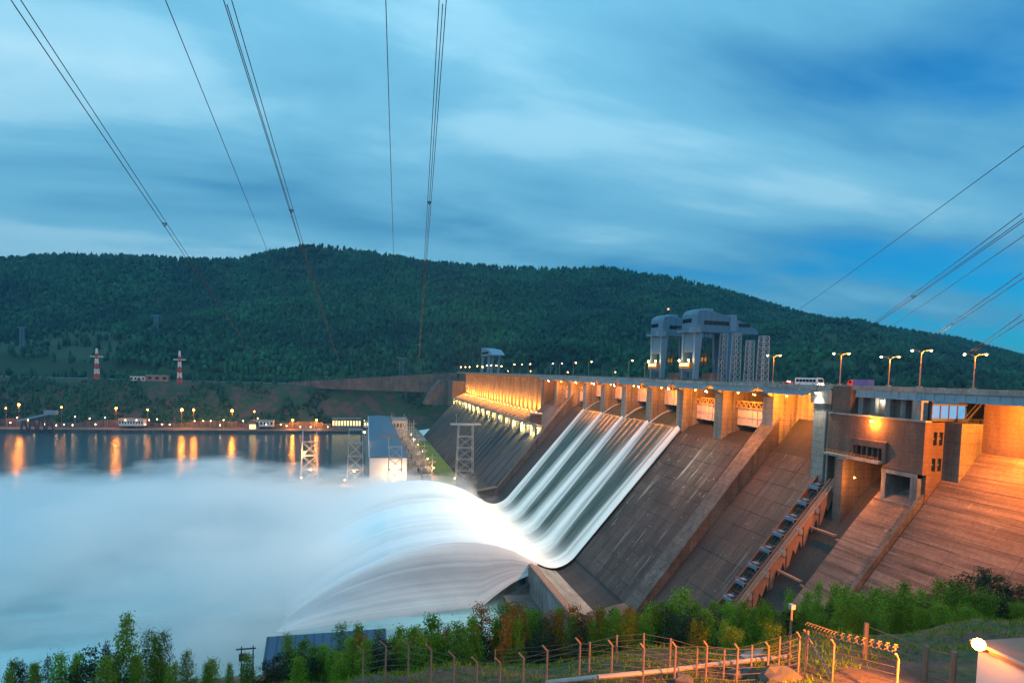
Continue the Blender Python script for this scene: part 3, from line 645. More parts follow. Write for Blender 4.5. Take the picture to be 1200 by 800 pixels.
def jet_under(mb, fo, nu, nv):
    n = len(mb.v)
    for i in range(nu+1):
        for j in range(nv+1):
            x, y, z = mb.v[i*(nv+1)+j]; u = i/nu; mb.v.append((x, y, max(z-1.2-14*u, RIVER-1.0) if u < .93 else min(z-0.5, RIVER-0.5))); fo.append(0.55)
    for i in range(nu):
        for j in range(nv): a = n+i*(nv+1)+j; mb.f.append((a, a+1, a+nv+2, a+nv+1))
    for i in range(nu):
        for j in (0, nv):
            a = i*(nv+1)+j; c_ = a+nv+1; mb.f.append((a, c_, n+c_, n+a))
o = foam_mesh('jet_water', 'jet_water', jet_pt, 80, 260, jet_under); tag(o, 'broad white arc of water leaping off the spillway lip', 'water', kind='structure')

o = foam_mesh('jet_water', 'jet_water', jet_side, 80, 170); tag(o, 'hazy near flank of the white water arc', 'water', kind='structure')
# spray drifting over the river: closed lumps of evenly dense vapour
m = bpy.data.materials.new('mist'); m.use_nodes = True; t = m.node_tree; t.nodes.clear(); M['mist'] = m
vs = nd(t, "ShaderNodeVolumeScatter", i_Anisotropy=0.0); vs.inputs[0].default_value = (0.99, 0.995, 1, 1)
om = nd(t, "ShaderNodeOutputMaterial"); lk(t, vs, 0, om, "Volume")
nz = noise_on(t, sc=(0.013, 0.017, 0.045), scale=1.0, detail=5, rough=0.62)
def ell(c_, r_):                                        # 1 at the heart of a cloud of spray, 0 at its rim
    g = nd(t, "ShaderNodeNewGeometry"); q = nd(t, "ShaderNodeVectorMath", operation='SUBTRACT'); q.inputs[1].default_value = c_; lk(t, g, "Position", q, 0)
    d_ = nd(t, "ShaderNodeVectorMath", operation='DIVIDE'); d_.inputs[1].default_value = r_; lk(t, q, 0, d_, 0)
    l_ = nd(t, "ShaderNodeVectorMath", operation='DOT_PRODUCT'); lk(t, d_, 0, l_, 0); lk(t, d_, 0, l_, 1)
    f_ = nd(t, "ShaderNodeMath", operation='SUBTRACT', i_0=1.0); t.links.new(l_.outputs["Value"], f_.inputs[1]); return f_
e1 = ell((-110, 395, -14), (300, 158, 45)); e2 = ell((-62, 308, -14), (118, 84, 38)); e3 = ell((-400, 400, -14), (380, 150, 27))
mx = nd(t, "ShaderNodeMath", operation='MAXIMUM'); lk(t, e1, 0, mx, 0); lk(t, e2, 0, mx, 1)
m2 = nd(t, "ShaderNodeMath", operation='MAXIMUM'); lk(t, mx, 0, m2, 0); lk(t, e3, 0, m2, 1)
na_ = nd(t, "ShaderNodeMath", operation='MULTIPLY_ADD', i_1=3.1, i_2=-1.48); lk(t, nz, 0, na_, 0)
sm_ = nd(t, "ShaderNodeMath", operation='ADD'); lk(t, m2, 0, sm_, 0); lk(t, na_, 0, sm_, 1)
dn = nd(t, "ShaderNodeMath", operation='MULTIPLY', i_1=0.06); dn.use_clamp = True; lk(t, sm_, 0, dn, 0)
lk(t, dn, 0, vs, "Density")
m.cycles.volume_step_rate = 0.35
o = MB().box(-800, 78, 215, 550, RIVER+0.2, 32).build('mist', 'mist'); tag(o, 'pale spray drifting over the river below the spillway', 'mist', kind='stuff')

# ------------------------------------------------------------------ far valley side and hills (one terrain sheet), forest
RPX = [(-160,318),(-60,303),(0,300),(60,294),(150,296),(210,300),(275,300),(320,290),(365,283),(420,290),(500,303),(560,308),(640,312),(710,310),(740,317),(790,322),(840,335),(900,352),(960,368),(1000,376),(1080,390),(1200,414),(1320,432)]
def bearing(x): r = ray(x, 430); return math.atan2(r[0], r[1])
RB = np.array([bearing(p[0]) for p in RPX]); RD = np.interp([p[0] for p in RPX], [-200, 300, 700, 850, 950, 1320], [2300, 2250, 2300, 2500, 3300, 3800])
RZ = np.array([atD(p[0], p[1]+5, d)[2] for p, d in zip(RPX, RD)])
gph = rng.uniform(0, 6.28, 40); gk = rng.normal(0, 1, (40, 2))*np.geomspace(0.0025, 0.02, 40)[:, None]; ga = 1/np.geomspace(1, 8, 40)
def gnoise(x, y): return float(sum(ga*np.sin(gk[:, 0]*x+gk[:, 1]*y+gph)))/6
def far_h(x, y):
    if 60 < x < 420:
        q = (x-60)/360; q = q*q*(3-2*q); return far_raw(x, y, False)*(1-q)+far_raw(x, y, True)*q
    return far_raw(x, y, x >= 160)
def far_raw(x, y, up):
    d = math.hypot(x, y); a = math.atan2(x, y)
    rd = np.interp(a, RB, RD); rz = np.interp(a, RB, RZ)
    if not up:
        # river bank: quay, cut slope, road bench, hillside
        yb = y-0.05*abs(x)
        if yb < 1078: return -8.0
        if yb < 1190: return float(np.interp(yb, [1078, 1100, 1135, 1165, 1190], [-8, -7.5, 10, 40, 62]))+gnoise(x*3, y*3)*3
        bench = 66.0; y0 = 1280
        if yb < y0: return bench+ (gnoise(x, y)*2 if yb > 1255 else 0)
        dist = d-y0-0.05*abs(x)
        k = max(0, dist/(rd-y0)); 
    else:
        bench = 86.0; y0 = max(900, 1130-0.15*max(0, x-160)); k = max(0, (d-y0)/(rd-y0))
    if k <= 1:
        e = k**0.9*(0.75+0.25*k); h = bench+(rz-bench)*e
        h += gnoise(x, y)*110*math.sin(math.pi*min(1, k))**0.8*min(1, (rz-bench)/300)
    else: h = rz-(k-1)*rz*0.9+gnoise(x, y)*30*min(1, (k-1)*4)
    return h
# sheet laid out in rows and columns of metres
gx = np.concatenate([np.linspace(-3400, -800, 45), np.linspace(-770, 400, 60), np.linspace(440, 4600, 90)])
gy = np.concatenate([np.linspace(1062, 1300, 26), np.linspace(1325, 2500, 60), np.linspace(2550, 4400, 30)])
mb = MB()
for x in gx:
    for y in gy: mb.v.append((x, y, far_h(x, y)))
ny_ = len(gy)
for i in range(len(gx)-1):
    for j in range(ny_-1): a = i*ny_+j; mb.f.append((a, a+ny_, a+ny_+1, a+1))
for gx2, gy2 in ((np.linspace(400, 4600, 90), np.linspace(60, 1062, 26)),):
    o_ = len(mb.v)
    for x in gx2:
        for y in gy2: mb.v.append((x, y, far_h(x, y)))
    for i in range(len(gx2)-1):
        for j in range(len(gy2)-1): a = o_+i*len(gy2)+j; mb.f.append((a, a+len(gy2), a+len(gy2)+1, a+1))
# banks upstream on this side of the sheet
m, t, b = newmat('hillside')
n_ = noise_on(t, scale=0.012, detail=6); n3 = noise_on(t, scale=0.05, detail=5)
sp = nd(t, "ShaderNodeSeparateXYZ"); g_ = nd(t, "ShaderNodeNewGeometry"); lk(t, g_, "Position", sp, 0)
c = mix(t, n_, (0.018, 0.040, 0.020), (0.05, 0.085, 0.032))
rz_ = ramp(t, [(0.48, 0), (0.58, 1)]); lk(t, n3, 0, rz_, 0)
zb_ = nd(t, "ShaderNodeMapRange", i_1=75.0, i_2=60.0, i_3=0.0, i_4=1.0); lk(t, sp, 2, zb_, 0)
mz = nd(t, "ShaderNodeMath", operation='MULTIPLY'); lk(t, rz_, 0, mz, 0); lk(t, zb_, 0, mz, 1)
c = mix(t, mz, c, (0.11, 0.055, 0.045)); lk(t, c, 0, b, "Base Color"); b.inputs["Roughness"].default_value = 0.95
hill = mb.build('hills', 'hillside', None, True); tag(hill, kind='structure')
# forest: conifers and rounded broadleaf crowns scattered over the hills
def forest(n):
    V = []; F = []; o = 0
    cone = [(math.cos(a), math.sin(a)) for a in np.linspace(0, 2*math.pi, 6)[:-1]]
    cnt = 0
    while cnt < n:
        if cnt < 3200:                                   # scrub and small trees on the cut slope below the far road
            x = rng.uniform(-950, 130); y = 1104+0.05*abs(x)+rng.uniform(0, 90); small = rng.uniform(0.25, 0.55)
            if gnoise(x*6, y*6) < -0.12: continue
        else:
            small = 1.0; px = rng.uniform(-140, 1300); kk = rng.uniform(0, 1); a = bearing(px); rd = np.interp(a, RB, RD)
            d0 = 1000; d = math.sqrt((d0**2)+kk*(rd*1.03)**2-kk*d0**2); x, y = d*math.sin(a), d*math.cos(a)
            if y < 1262 and x < 160: continue
            if y < 1125 and x < 200: continue
            if x > 160 and d < 1130-0.15*(x-160): continue
            if x < -480 and 1262 < y < 1620 and gnoise(x*1.5, y*1.5) > -0.25 and rng.uniform() < 0.8: continue
        z = far_h(x, y); h = rng.uniform(13, 24)*small; r = h*rng.uniform(0.16, 0.24); rot = rng.uniform(0, 6.28); cs, sn = math.cos(rot), math.sin(rot)
        if rng.uniform() < 0.55:
            p = [(0, 0, h)]
            for (rr_, zz_) in ((1.0, 0.10), (0.62, 0.48), (0.9, 0.42)):
                p += [(q[0]*r*rr_*rng.uniform(.8, 1.2), q[1]*r*rr_*rng.uniform(.8, 1.2), h*zz_) for q in cone]
            f = [(0, 6+k, 6+(k+1) % 5) for k in range(5)]+[(6+k, 1+k, 1+(k+1) % 5, 6+(k+1) % 5) for k in range(5)]
            f = [(0, 11+k, 11+(k+1) % 5) for k in range(5)]+[(6+k, 1+k, 1+(k+1) % 5, 6+(k+1) % 5) for k in range(5)]
        else:
            h *= 0.85; r *= 1.45; p = [(0, 0, h)]
            for (rr_, zz_) in ((0.55, 0.88), (1.0, 0.6), (0.6, 0.22)):
                p += [(q[0]*r*rr_*rng.uniform(.75, 1.25), q[1]*r*rr_*rng.uniform(.75, 1.25), h*zz_*rng.uniform(.9, 1.1)) for q in cone]
            f = [(0, 1+k, 1+(k+1) % 5) for k in range(5)]+[(1+k, 6+k, 6+(k+1) % 5, 1+(k+1) % 5) for k in range(5)]+[(6+k, 11+k, 11+(k+1) % 5, 6+(k+1) % 5) for k in range(5)]
        V += [(x+q[0]*cs-q[1]*sn, y+q[0]*sn+q[1]*cs, z-1+q[2]) for q in p]; F += [tuple(i+o for i in ff) for ff in f]; o = len(V); cnt += 1
    return V, F
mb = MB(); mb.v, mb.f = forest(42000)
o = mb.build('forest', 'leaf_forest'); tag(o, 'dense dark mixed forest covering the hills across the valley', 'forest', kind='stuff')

# ------------------------------------------------------------------ gantry cranes on the crest
def big_crane(loc, label):
    r = empty('gantry_crane', loc, label, 'crane', 'gantry cranes on the dam crest')
    # machine house: rounded front, sloping tail; local x upstream, y along the crest
    W = 13.5
    side = [(0,26.2),(0,33.5),(1.0,35.4),(3,36.3),(8,36.2),(21,33.2),(22.5,33.0),(36,27.4),(36,26.0)]
    rim = [(x if x > 0 else 0.8, z) for x, z in side]
    mb = MB(); n = len(side)
    rings = [(0.0, 0.88, 1.4), (1.2, 0.97, 0.4), (2.6, 1.0, 0.0), (W-2.6, 1.0, 0.0), (W-1.2, 0.97, 0.4), (W, 0.88, 1.4)]
    for yv, sc_, inx in rings:
        for x, z in side: mb.v.append((x+inx if x < 2 else x, yv, 26+(z-26)*(0.94+0.06*(sc_-0.88)/0.12)))
    for q in range(len(rings)-1):
        for i in range(n): a = q*n+i; bq = q*n+(i+1) % n; mb.f.append((a, bq, bq+n, a+n))
    mb.f += [tuple(range(n))[::-1], tuple(range((len(rings)-1)*n, len(rings)*n))]
    h = mb.build('machine_house','crane_blue',r,local=True)
    MB().box(20.2,23.6,-0.25,W+0.25,26,34.2).build('house_band','crane_trim',h,local=True)
    MB().box(6.5,11.5,2,W-2,35.4,37.0).build('roof_vent','crane_trim',h,local=True)
    for x0, x1, z0, z1 in ((5.5,19.5,28.6,30.6),(25.0,31.5,28.3,30.0)):
        wn = MB().box(x0,x1,-0.12,0.3,z0,z1).build('window','window_dark',h,local=True)
        mb = MB()
        for x in np.linspace(x0,x1,7): mb.box(x-0.08,x+0.08,-0.2,-0.1,z0,z1)
        mb.build('frame','steel_dark',wn,local=True)
    wn = MB().box(-0.12,0.3,2.5,W-2.5,29.6,31.6).build('window','window_dark',h,local=True)
    MB().box(-1.6,36,-0.6,W+0.6,24.9,26.0).build('girder','crane_blue',r,local=True)
    MB().box(-2.0,3.0,-1.4,1.0,24.4,27.2).build('gallery','crane_trim',r,local=True)
    mb = MB()
    for x in np.arange(-1.9, 3.1, 0.8): mb.box(x,x+0.07,-1.4,-1.33,27.2,28.4)
    for y_ in np.arange(-0.6, W+0.6, 1.4): mb.box(-1.6,-1.53,y_,y_+0.07,26.0,27.2)
    mb.box(-2.0,3.0,-1.4,-1.33,28.3,28.4); mb.box(-1.6,-1.53,-0.6,W+0.6,27.1,27.2); mb.build('railing','steel_grey',r,local=True)
    mb = MB()
    for x in np.arange(3.0, 36, 3.3): mb.box(x-0.06,x+0.06,-0.06,0.0,26.3,min(35.5,float(np.interp(x,[3,8,21,36],[35.4,35.3,32.5,27.0]))))
    mb.build('plate_seam','steel_dark',h,local=True)
    mb = MB()
    for z in np.arange(1.0, 25, 0.7): mb.box(3.6,3.7,-0.1,0.5,z,z+0.08)
    mb.box(3.6,3.7,-0.14,-0.06,0.5,25).box(3.6,3.7,0.46,0.54,0.5,25); mb.build('ladder','steel_grey',r,local=True)
    # legs
    for yv in (1.2, W-1.2):
        MB().poly([(1.4,yv-0.8,0),(3.6,yv-0.8,0),(3.6,yv+0.8,0),(1.4,yv+0.8,0),(1.0,yv-1.0,24.9),(5.2,yv-1.0,24.9),(5.2,yv+1.0,24.9),(1.0,yv+1.0,24.9)],[(3,2,1,0),(4,5,6,7),(0,1,5,4),(1,2,6,5),(2,3,7,6),(3,0,4,7)]).build('leg','crane_trim',r,local=True)
        MB().poly([(20.0,yv-0.8,0),(22.6,yv-0.8,0),(22.6,yv+0.8,0),(20.0,yv+0.8,0),(18.6,yv-1.0,24.9),(23.4,yv-1.0,24.9),(23.4,yv+1.0,24.9),(18.6,yv+1.0,24.9)],[(3,2,1,0),(4,5,6,7),(0,1,5,4),(1,2,6,5),(2,3,7,6),(3,0,4,7)]).build('leg','crane_blue',r,local=True)
    for z in (5.2, 15.0): MB().box(1.6,3.2,2.0,W-2.0,z,z+1.4).build('cross_beam','crane_trim',r,local=True)
    MB().box(1.2,4.2,2.6,W-2.6,15.5,24.5).build('lift_shaft','crane_blue',r,local=True)
    cab = MB().box(-0.6,3.0,1.6,W-1.6,6.6,9.6).build('control_cab','orange_paint',r,local=True)
    MB().box(-0.75,-0.6,2.4,W-2.4,7.8,9.2).build('window','lit_window',cab,local=True)
    mb = MB()
    for yv in np.linspace(0.6,W-0.6,8): mb.box(0.9,1.0,yv,yv+0.12,0.8,5.0)
    mb.build('guard_bars','steel_grey',r,local=True)
    for xx in (2.5, 21.3):
        for yv in (0.6, W-0.6):
            MB().box(xx-1.5,xx+1.5,yv-2.2,yv+2.2,0.35,1.6).build('bogie','steel_dark',r,local=True)
    for yv in (5.0, 8.2):
        MB().tube([(11,yv,24.9),(11,yv,14.5)],0.16,5).build('hoist_rope','steel_dark',r,local=True)
        hk = MB().box(10.4,11.6,yv-1.2,yv+1.2,8.6,14.5).build('hook_block','steel_dark',r,local=True)
        MB().tube([(10.2,yv,11.5),(11.8,yv,11.5)],1.1,12).build('sheave','hook_yellow',hk,local=True)
    MB().box(12,19,3,W-3,0.6,4.6).build('winch_platform','rust_pale',r,local=True)
    for yv in (2.2, W-2.2):
        MB().ball((-0.9,yv,10.6),0.5,8,5).build('lamp','lamp_warm',r,local=True)
        light('light','POINT',(loc[0]-2.0,loc[1]+yv,loc[2]+11),600,WARM,r,None,0.4)
    return r
big_crane((157, 268, 98.35), 'nearer of the two large blue gantry cranes on the dam crest')
c2 = big_crane((157, 303, 98.35), 'large blue gantry crane half hidden behind the nearer crane')
MB().tube([(8,7,36.5),(8,7,40)],0.12,5).build('antenna','steel_dark',c2,local=True); MB().ball((8,7,40.3),0.4).build('beacon','red_beacon',c2,local=True)
fc = empty('gantry_crane', (158, 790, 98.35), 'small pale gantry crane at the far end of the crest', 'crane')
for yv in (0, 44):
    for xv in (0, 14): MB().bar((xv,yv,0),(xv+1.5,yv,24),3.0).build('leg','crane_trim',fc,local=True)
MB().prismx([(-30,24),(-30,25),(-8,32),(46,36),(46,24)], -1, 16).build('machine_house','crane_trim',fc,local=True)
MB().box(-1.3,-1.0,-6,40,26.5,29.5).build('window_band','window_dark',fc,local=True)
# lattice masts behind the cranes
for i, (px, yt, wd) in enumerate(((846,391,3.0),(861,391,3.4),(877,399,3.0),(893,394,3.6))):
    p = atX(px, 446, 172); top = atX(px+1.5, yt, 172)[2]; H = top-98.35
    e = empty('lattice_mast', (172, p[1], 98.35), f'grey lattice mast on the crest, {nth(i)} to the right of the near crane', 'mast', 'lattice masts on the crest')
    hw = wd/2
    for sx, sy in ((-1,-1),(1,-1),(1,1),(-1,1)): MB().bar((sx*hw,sy*hw,0),(sx*hw*0.85,sy*hw*0.85,H),0.32).build('leg','steel_grey',e,local=True)
    mb = MB(); nz = 9
    for q in range(nz+1):
        z = H*q/nz; ww = hw*(1-0.15*q/nz)
        for a, b_ in (((-1,-1),(1,-1)),((1,-1),(1,1)),((1,1),(-1,1)),((-1,1),(-1,-1))):
            mb.bar((a[0]*ww,a[1]*ww,z),(b_[0]*ww,b_[1]*ww,z),0.2)
            if q < nz: mb.bar((a[0]*ww,a[1]*ww,z),(b_[0]*ww,b_[1]*ww,z+H/nz),0.16)
    mb.build('bracing','steel_grey',e,local=True)
    MB().box(-hw-0.2,hw+0.2,-hw-0.2,hw+0.2,-0.02,0.5).build('base','deck_concrete',e,local=True)

# ------------------------------------------------------------------ lamps on the crest road
def street_lamp(x, y, z0, ztop, label, double=False, energy=0, group='street lamps along the crest road', bigbase=False, rr=0.3):
    e = empty('street_lamp', (x, y, z0), label, 'street lamp', group); H = ztop-z0
    MB().tube([(0,0,0),(0,0,H*0.6),(0,0,H-0.4)],[0.2,0.15,0.1],7).build('pole','post_metal',e,local=True)
    if bigbase: MB().box(-0.5,0.5,-0.6,0.6,0.0,1.7).build('base','deck_concrete',e,local=True)
    for s_ in ((-1, 1) if double else (1,)):
        MB().tube([(0,0,H-0.5),(0.5*s_,-0.6*s_,H+0.1),(1.4*s_,-1.7*s_,H+0.35)],0.07,5).build('arm','post_metal',e,local=True)
        hd = MB().box(1.2*s_-0.35,1.2*s_+0.55*s_+0.35,-1.7*s_-0.4,-1.7*s_+0.3,H+0.32,H+0.5).build('lamp_head','steel_grey',e,local=True)
        MB().ball((1.5*s_,-1.75*s_,H+0.15),rr,8,5,0.8).build('bulb','lamp_warm' if s_ > 0 else 'lamp_white',hd,local=True)
    if energy: light('light','POINT',(x+1.0,y-1.0,ztop-0.5),energy*2.4,SODIUM,e,None,0.4)
    return e
heads = [(539,430),(544,430),(549,430),(558,429),(564,430),(569,428),(574,428),(580,428.5),(586,429),(601,427),(609.6,427),(619,426.5),(645.5,426),(656,426),(672,425),(690,424),(737,422.5),(756,424)]
L = []
for px, py in heads: p = atX(px, py, 157.2); L.append((157.2, p[1], 98.3, min(111, max(107.5, p[2])), False, 0, False, 0.42 if px > 595 else 0.6))
for px, py in ((593.5,434.5),(620,435),(663,436),(718,436)): p = atX(px, py, 188); L.append((188, p[1], 98.3, max(101.5, p[2]), False, 0, False, 0.4))
for px, py in ((907,417),(986,415),(1043,419),(1080,411.5),(1143,416)): p = atX(px, py, 155.9); L.append((155.9, p[1], 98.0, p[2], True, 2600, True, 0.24))
L.append((155.9, 95.0, 98.0, 108.5, True, 2600, True, 0.24))
L.sort(key=lambda q: q[1])
for i, q in enumerate(L): street_lamp(q[0], q[1], q[2], q[3], f'{"double headed" if q[4] else "single"} street lamp on the crest road, {nth(i)} from the near end', q[4], q[5], bigbase=q[6], rr=q[7])
# ------------------------------------------------------------------ vehicles on the crest
def wheels(e, xs, w, r):
    for x in xs:
        for s_ in (-1, 1):
            wh = MB().tube([(s_*w/2-0.15*s_,x,r),(s_*w/2+0.1*s_,x,r)],r,12).build('wheel','tyre',e,local=True)
            MB().tube([(s_*w/2+0.1*s_,x,r),(s_*w/2+0.13*s_,x,r)],r*0.55,10).build('rim','steel_grey',wh,local=True)
bus = empty('bus', (160.2, 190.5, 98.3), 'white bus with headlights on driving along the crest road', 'bus')
prof = [(-6,0.5),(-6,1.6),(-5.7,3.0),(-5.2,3.2),(5.8,3.2),(6,2.9),(6,0.5)]
MB().prismx(prof,-1.25,1.25).build('body','bus_white',bus,local=True)
for s_ in (-1,1):
    for i in range(6): MB().box(s_*1.26-0.02,s_*1.26+0.02,-4.9+i*1.75,-3.4+i*1.75,1.7,2.7).build('window','window_dark',bus,local=True)
MB().prismx([(-6.03,1.65),(-5.75,2.95),(-5.7,2.95),(-5.98,1.65)],-1.1,1.1).build('windscreen','window_dark',bus,local=True)
for s_ in (-1,1): MB().ball((s_*0.9,-6.02,0.95),0.24,8,5).build('headlight','headlight',bus,local=True)
wheels(bus,(-4,3.6),2.4,0.5); light('light','SPOT',(160.2,184.2,99.3),700,WHITE,bus,(159,172,98.3),0.2,60)
trk = empty('truck', (161.0, 167.2, 98.3), 'red cabbed truck with blue box body on the crest road', 'truck')
MB().prismx([(2.2,0.6),(2.2,2.6),(3.2,2.8),(4.2,2.6),(4.6,1.5),(4.6,0.6)],-1.15,1.15).build('cab','red_paint',trk,local=True)
MB().box(-1.25,1.25,-4.2,2.0,0.8,3.0).build('cargo_box','truck_blue',trk,local=True); MB().box(-0.9,0.9,-4.2,4.3,0.45,0.8).build('chassis','steel_dark',trk,local=True)
for s_ in (-1,1): MB().box(s_*1.16-0.02,s_*1.16+0.02,2.8,4.0,1.7,2.5).build('window','window_dark',trk,local=True)
wheels(trk,(-3,3.3),2.2,0.48)
car = empty('car', (163, 205, 98.3), 'small red car with a light on its roof left of the bus', 'car')
MB().prismx([(-2.1,0.35),(-2.15,0.8),(-1.1,0.95),(-0.5,1.45),(1.0,1.45),(1.7,0.95),(2.1,0.9),(2.1,0.35)],-0.85,0.85).build('body','red_paint',car,local=True)
for s_ in (-1,1): MB().prismx([(-0.95,0.95),(-0.45,1.38),(0.95,1.38),(1.5,0.95)],s_*0.86-0.01,s_*0.86+0.01).build('window','window_dark',car,local=True)
MB().box(-0.5,0.5,-0.1,0.15,1.46,1.75).build('roof_light','headlight',car,local=True); wheels(car,(-1.3,1.3),1.6,0.32)
# ------------------------------------------------------------------ powerhouse, yard and towers at the foot of the dam
yard = MB().box(-62, 2, 540, 592, -16, -6.02).box(0, 91, 528, 1080, -16, -6).build('yard_ground', 'deck_concrete'); tag(yard, kind='structure')
lawn = MB().box(70, 90.5, 545, 900, -5.99, -5.7).build('lawn', 'lawn'); tag(lawn, 'bright green grass strip at the foot of the dam', 'grass', kind='stuff')
ph_ = empty('powerhouse', (20, 560, -6), 'long powerhouse with dark blue roof and lit white end wall', 'building')
PX0, PX1, PY0, PY1, PZ = 4.0, 36.0, 536.0, 1000.0, 22.0
MB().box(PX0, PX1, PY0+0.02, PY1, -6, PZ).build('wall', 'facade_white', ph_)
rf = MB().prism([(PX0-1,PZ),(PX1+1,PZ),(PX1+1,PZ+1.0),((PX0+PX1)/2,PZ+2.6),(PX0-1,PZ+1.0)], PY0-1, PY1+1).build('roof', 'roof_blue', ph_)
MB().box(PX0-1.2,PX0-0.5,PY0-1.2,PY1,PZ+0.4,PZ+1.5).build('roof_edge','facade_white',rf)
for i in range(26):
    y = PY0+12+i*17.5; MB().box(PX1+0.02,PX1+0.6,y,y+1.4,-6,PZ-0.3).build('buttress','steel_dark',ph_)
for i in range(5):
    for j in range(3):
        x0 = 17.5+i*2.6; z0 = -0.5+j*3.6
        wn = MB().box(x0, x0+2.1, PY0-0.08, PY0+0.1, z0, z0+2.9).build('window','lit_window',ph_)
        MB().box(x0+0.98,x0+1.12,PY0-0.16,PY0-0.08,z0,z0+2.9).box(x0,x0+2.1,PY0-0.16,PY0-0.08,z0+1.4,z0+1.5).build('frame','steel_dark',wn)
light('light','POINT',(26,528,6),16000,(1.0,0.62,0.32),ph_,None,0.5)
tf = empty('annex_building', (50, 880, -6), 'pale low annex behind the powerhouse roof', 'building')
MB().box(39,62,930,985,-6,22).build('wall','facade_white',tf); MB().box(38,63,929,986,22,23).build('roof','deck_concrete',tf)
for i in range(4): MB().box(41+i*5,44+i*5,929.8,930.0,12,18).build('window','window_dark',tf)
def truss_tower(name, loc, W, H, panels, label, cat, top=0.0, group=None, mat='steel_grey', t_=0.6, D=None, braced=True):
    e = empty(name, loc, label, cat, group); D = D or W*0.5; taper = 0.82
    def c(q, sx, sy): k = 1-(1-taper)*q; return (sx*W/2*k, sy*D/2*k, H*q)
    for sx in (-1,1):
        for sy in (-1,1): MB().bar(c(0,sx,sy), c(1,sx,sy), t_).build('leg',mat,e,local=True)
    q0 = 0.0
    for i in range(panels):
        qa = i/panels; qb = (i+1)/panels
        if braced is True or i < braced:
            for sy in (-1,1):
                MB().bar(c(qa,-1,sy),c(qb,1,sy),t_*0.55).build('brace',mat,e,local=True); MB().bar(c(qa,1,sy),c(qb,-1,sy),t_*0.55).build('brace',mat,e,local=True)
        mb = MB()
        for sy in (-1,1): mb.bar(c(qb,-1,sy),c(qb,1,sy),t_*0.8)
        for sx in (-1,1): mb.bar(c(qb,sx,-1),c(qb,sx,1),t_*0.7)
        mb.build('cross_beam',mat,e,local=True)
    if top: MB().box(-top/2,top/2,-D/2*taper,D/2*taper,H,H+1.4).build('cross_arm',mat,e,local=True)
    MB().box(-W/2-1,W/2+1,-D/2-1,D/2+1,0,0.8).build('footing','deck_concrete',e,local=True)
    return e
G = 'lattice portal towers by the powerhouse'
t1 = truss_tower('portal_tower', (-50,574,-6), 14.5, 50, 4, 'grey lattice tower at the river end of the powerhouse quay', 'tower', 0, G, braced=3)
t2 = truss_tower('portal_tower', (-9,568,-6), 14.5, 50, 4, 'grey lattice tower between the river tower and the powerhouse', 'tower', 0, G, braced=3)
t3 = truss_tower('portal_tower', (25,520,-6), 12.5, 40, 4, 'grey lattice tower standing before the lit powerhouse wall', 'tower', 0, G, braced=4)
MB().box(-16,2,-1,1,48,49.2).build('cross_arm','rust_pale',t3,local=True); MB().bar((-6,0,38),(-6,0,48),0.6).build('leg','steel_grey',t3,local=True)
t4 = truss_tower('portal_tower', (93,566,-6), 16.5, 55, 5, 'tall grey lattice tower with cross arm against the dam slope', 'tower', 29, G, braced=4)
for xv in (-9,9): MB().bar((xv,0,56),(xv,0,66),0.3).build('lightning_rod','steel_grey',t4,local=True)
plat = MB().box(79,106,552,580,-16,-6.02).build('tower_platform','wall_concrete'); tag(plat,'concrete platform under the tall tower at the dam toe','platform')
for i,(px,py,Y,en,mt,rr,lb) in enumerate(((356.5,530,566,14000,'lamp_sodium',1.0,'bright lamp on the side of the river tower'),(364,550,566,5000,'lamp_warm',0.7,'lower lamp inside the river tower'),(415,552,560,5000,'lamp_warm',0.7,'lamp inside the tower next to the powerhouse'),(427,506,640,3000,'lamp_warm',0.9,'lamp between the tower and the powerhouse roof'),(533,560,560,3000,'lamp_warm',0.6,'small lamp at the foot of the tall tower'),(353,559,560,3000,'lamp_warm',0.6,'lamp at the foot of the river tower'),(404,562,558,3000,'lamp_warm',0.6,'lamp at the foot of the second tower'))):
    p = atY(px,py,Y); bulb('tower_lamp',tuple(p),en,WARM,lb,mt,rr,arm=(p[0]+1,p[1]+3,p[2]+1))
# switchyard beside the powerhouse: slim masts with cross arms
sy_rng = random.Random(3)
for i in range(26):
    y = 560+i*16.5+sy_rng.uniform(-4,4); x = 40+((i*7) % 5)*6.2; H = sy_rng.uniform(22,38)
    e = empty('switchyard_mast',(x,y,-6),f'slim grey switchyard mast beside the powerhouse, {nth(i)} from the near end','mast','switchyard masts beside the powerhouse')
    MB().tube([(0,0,0),(0,0,H)],[0.6,0.4],5).build('pole','steel_grey',e,local=True)
    for z in (H*0.65,H*0.85): MB().box(-4.2,4.2,-0.3,0.3,z,z+0.6).build('cross_arm','steel_grey',e,local=True)
    for xx in (-2.8,0.0,2.8): MB().tube([(xx,0,H*0.65),(xx,0,H*0.65-1.8)],0.25,6).build('insulator','rust_pale',e,local=True)
for i in range(6):
    y = 590+i*62; bulb('yard_lamp',(66,y,4),9000,WARM,f'warm lamp in the switchyard, {nth(i)} from the near end','lamp_warm',0.5,group='lamps in the switchyard',arm=(66,y+0.1,-6))
for i in range(8):
    y = 575+i*48; e = empty('transformer',(58,y,-6),f'grey transformer box in the switchyard, {nth(i)} from the near end','transformer','transformers in the switchyard')
    MB().box(-4,4,-5,5,0.2,5.5).build('tank','steel_grey',e,local=True)
    for q in (-3,-1,1,3): MB().box(-4.8,-4.02,q*1.2-0.4,q*1.2+0.4,0.8,5).build('radiator','steel_dark',e,local=True)
    for q in (-2,0,2): MB().tube([(q,0,5.5),(q,0,8.4)],[0.4,0.2],7).build('bushing','rust_pale',e,local=True)

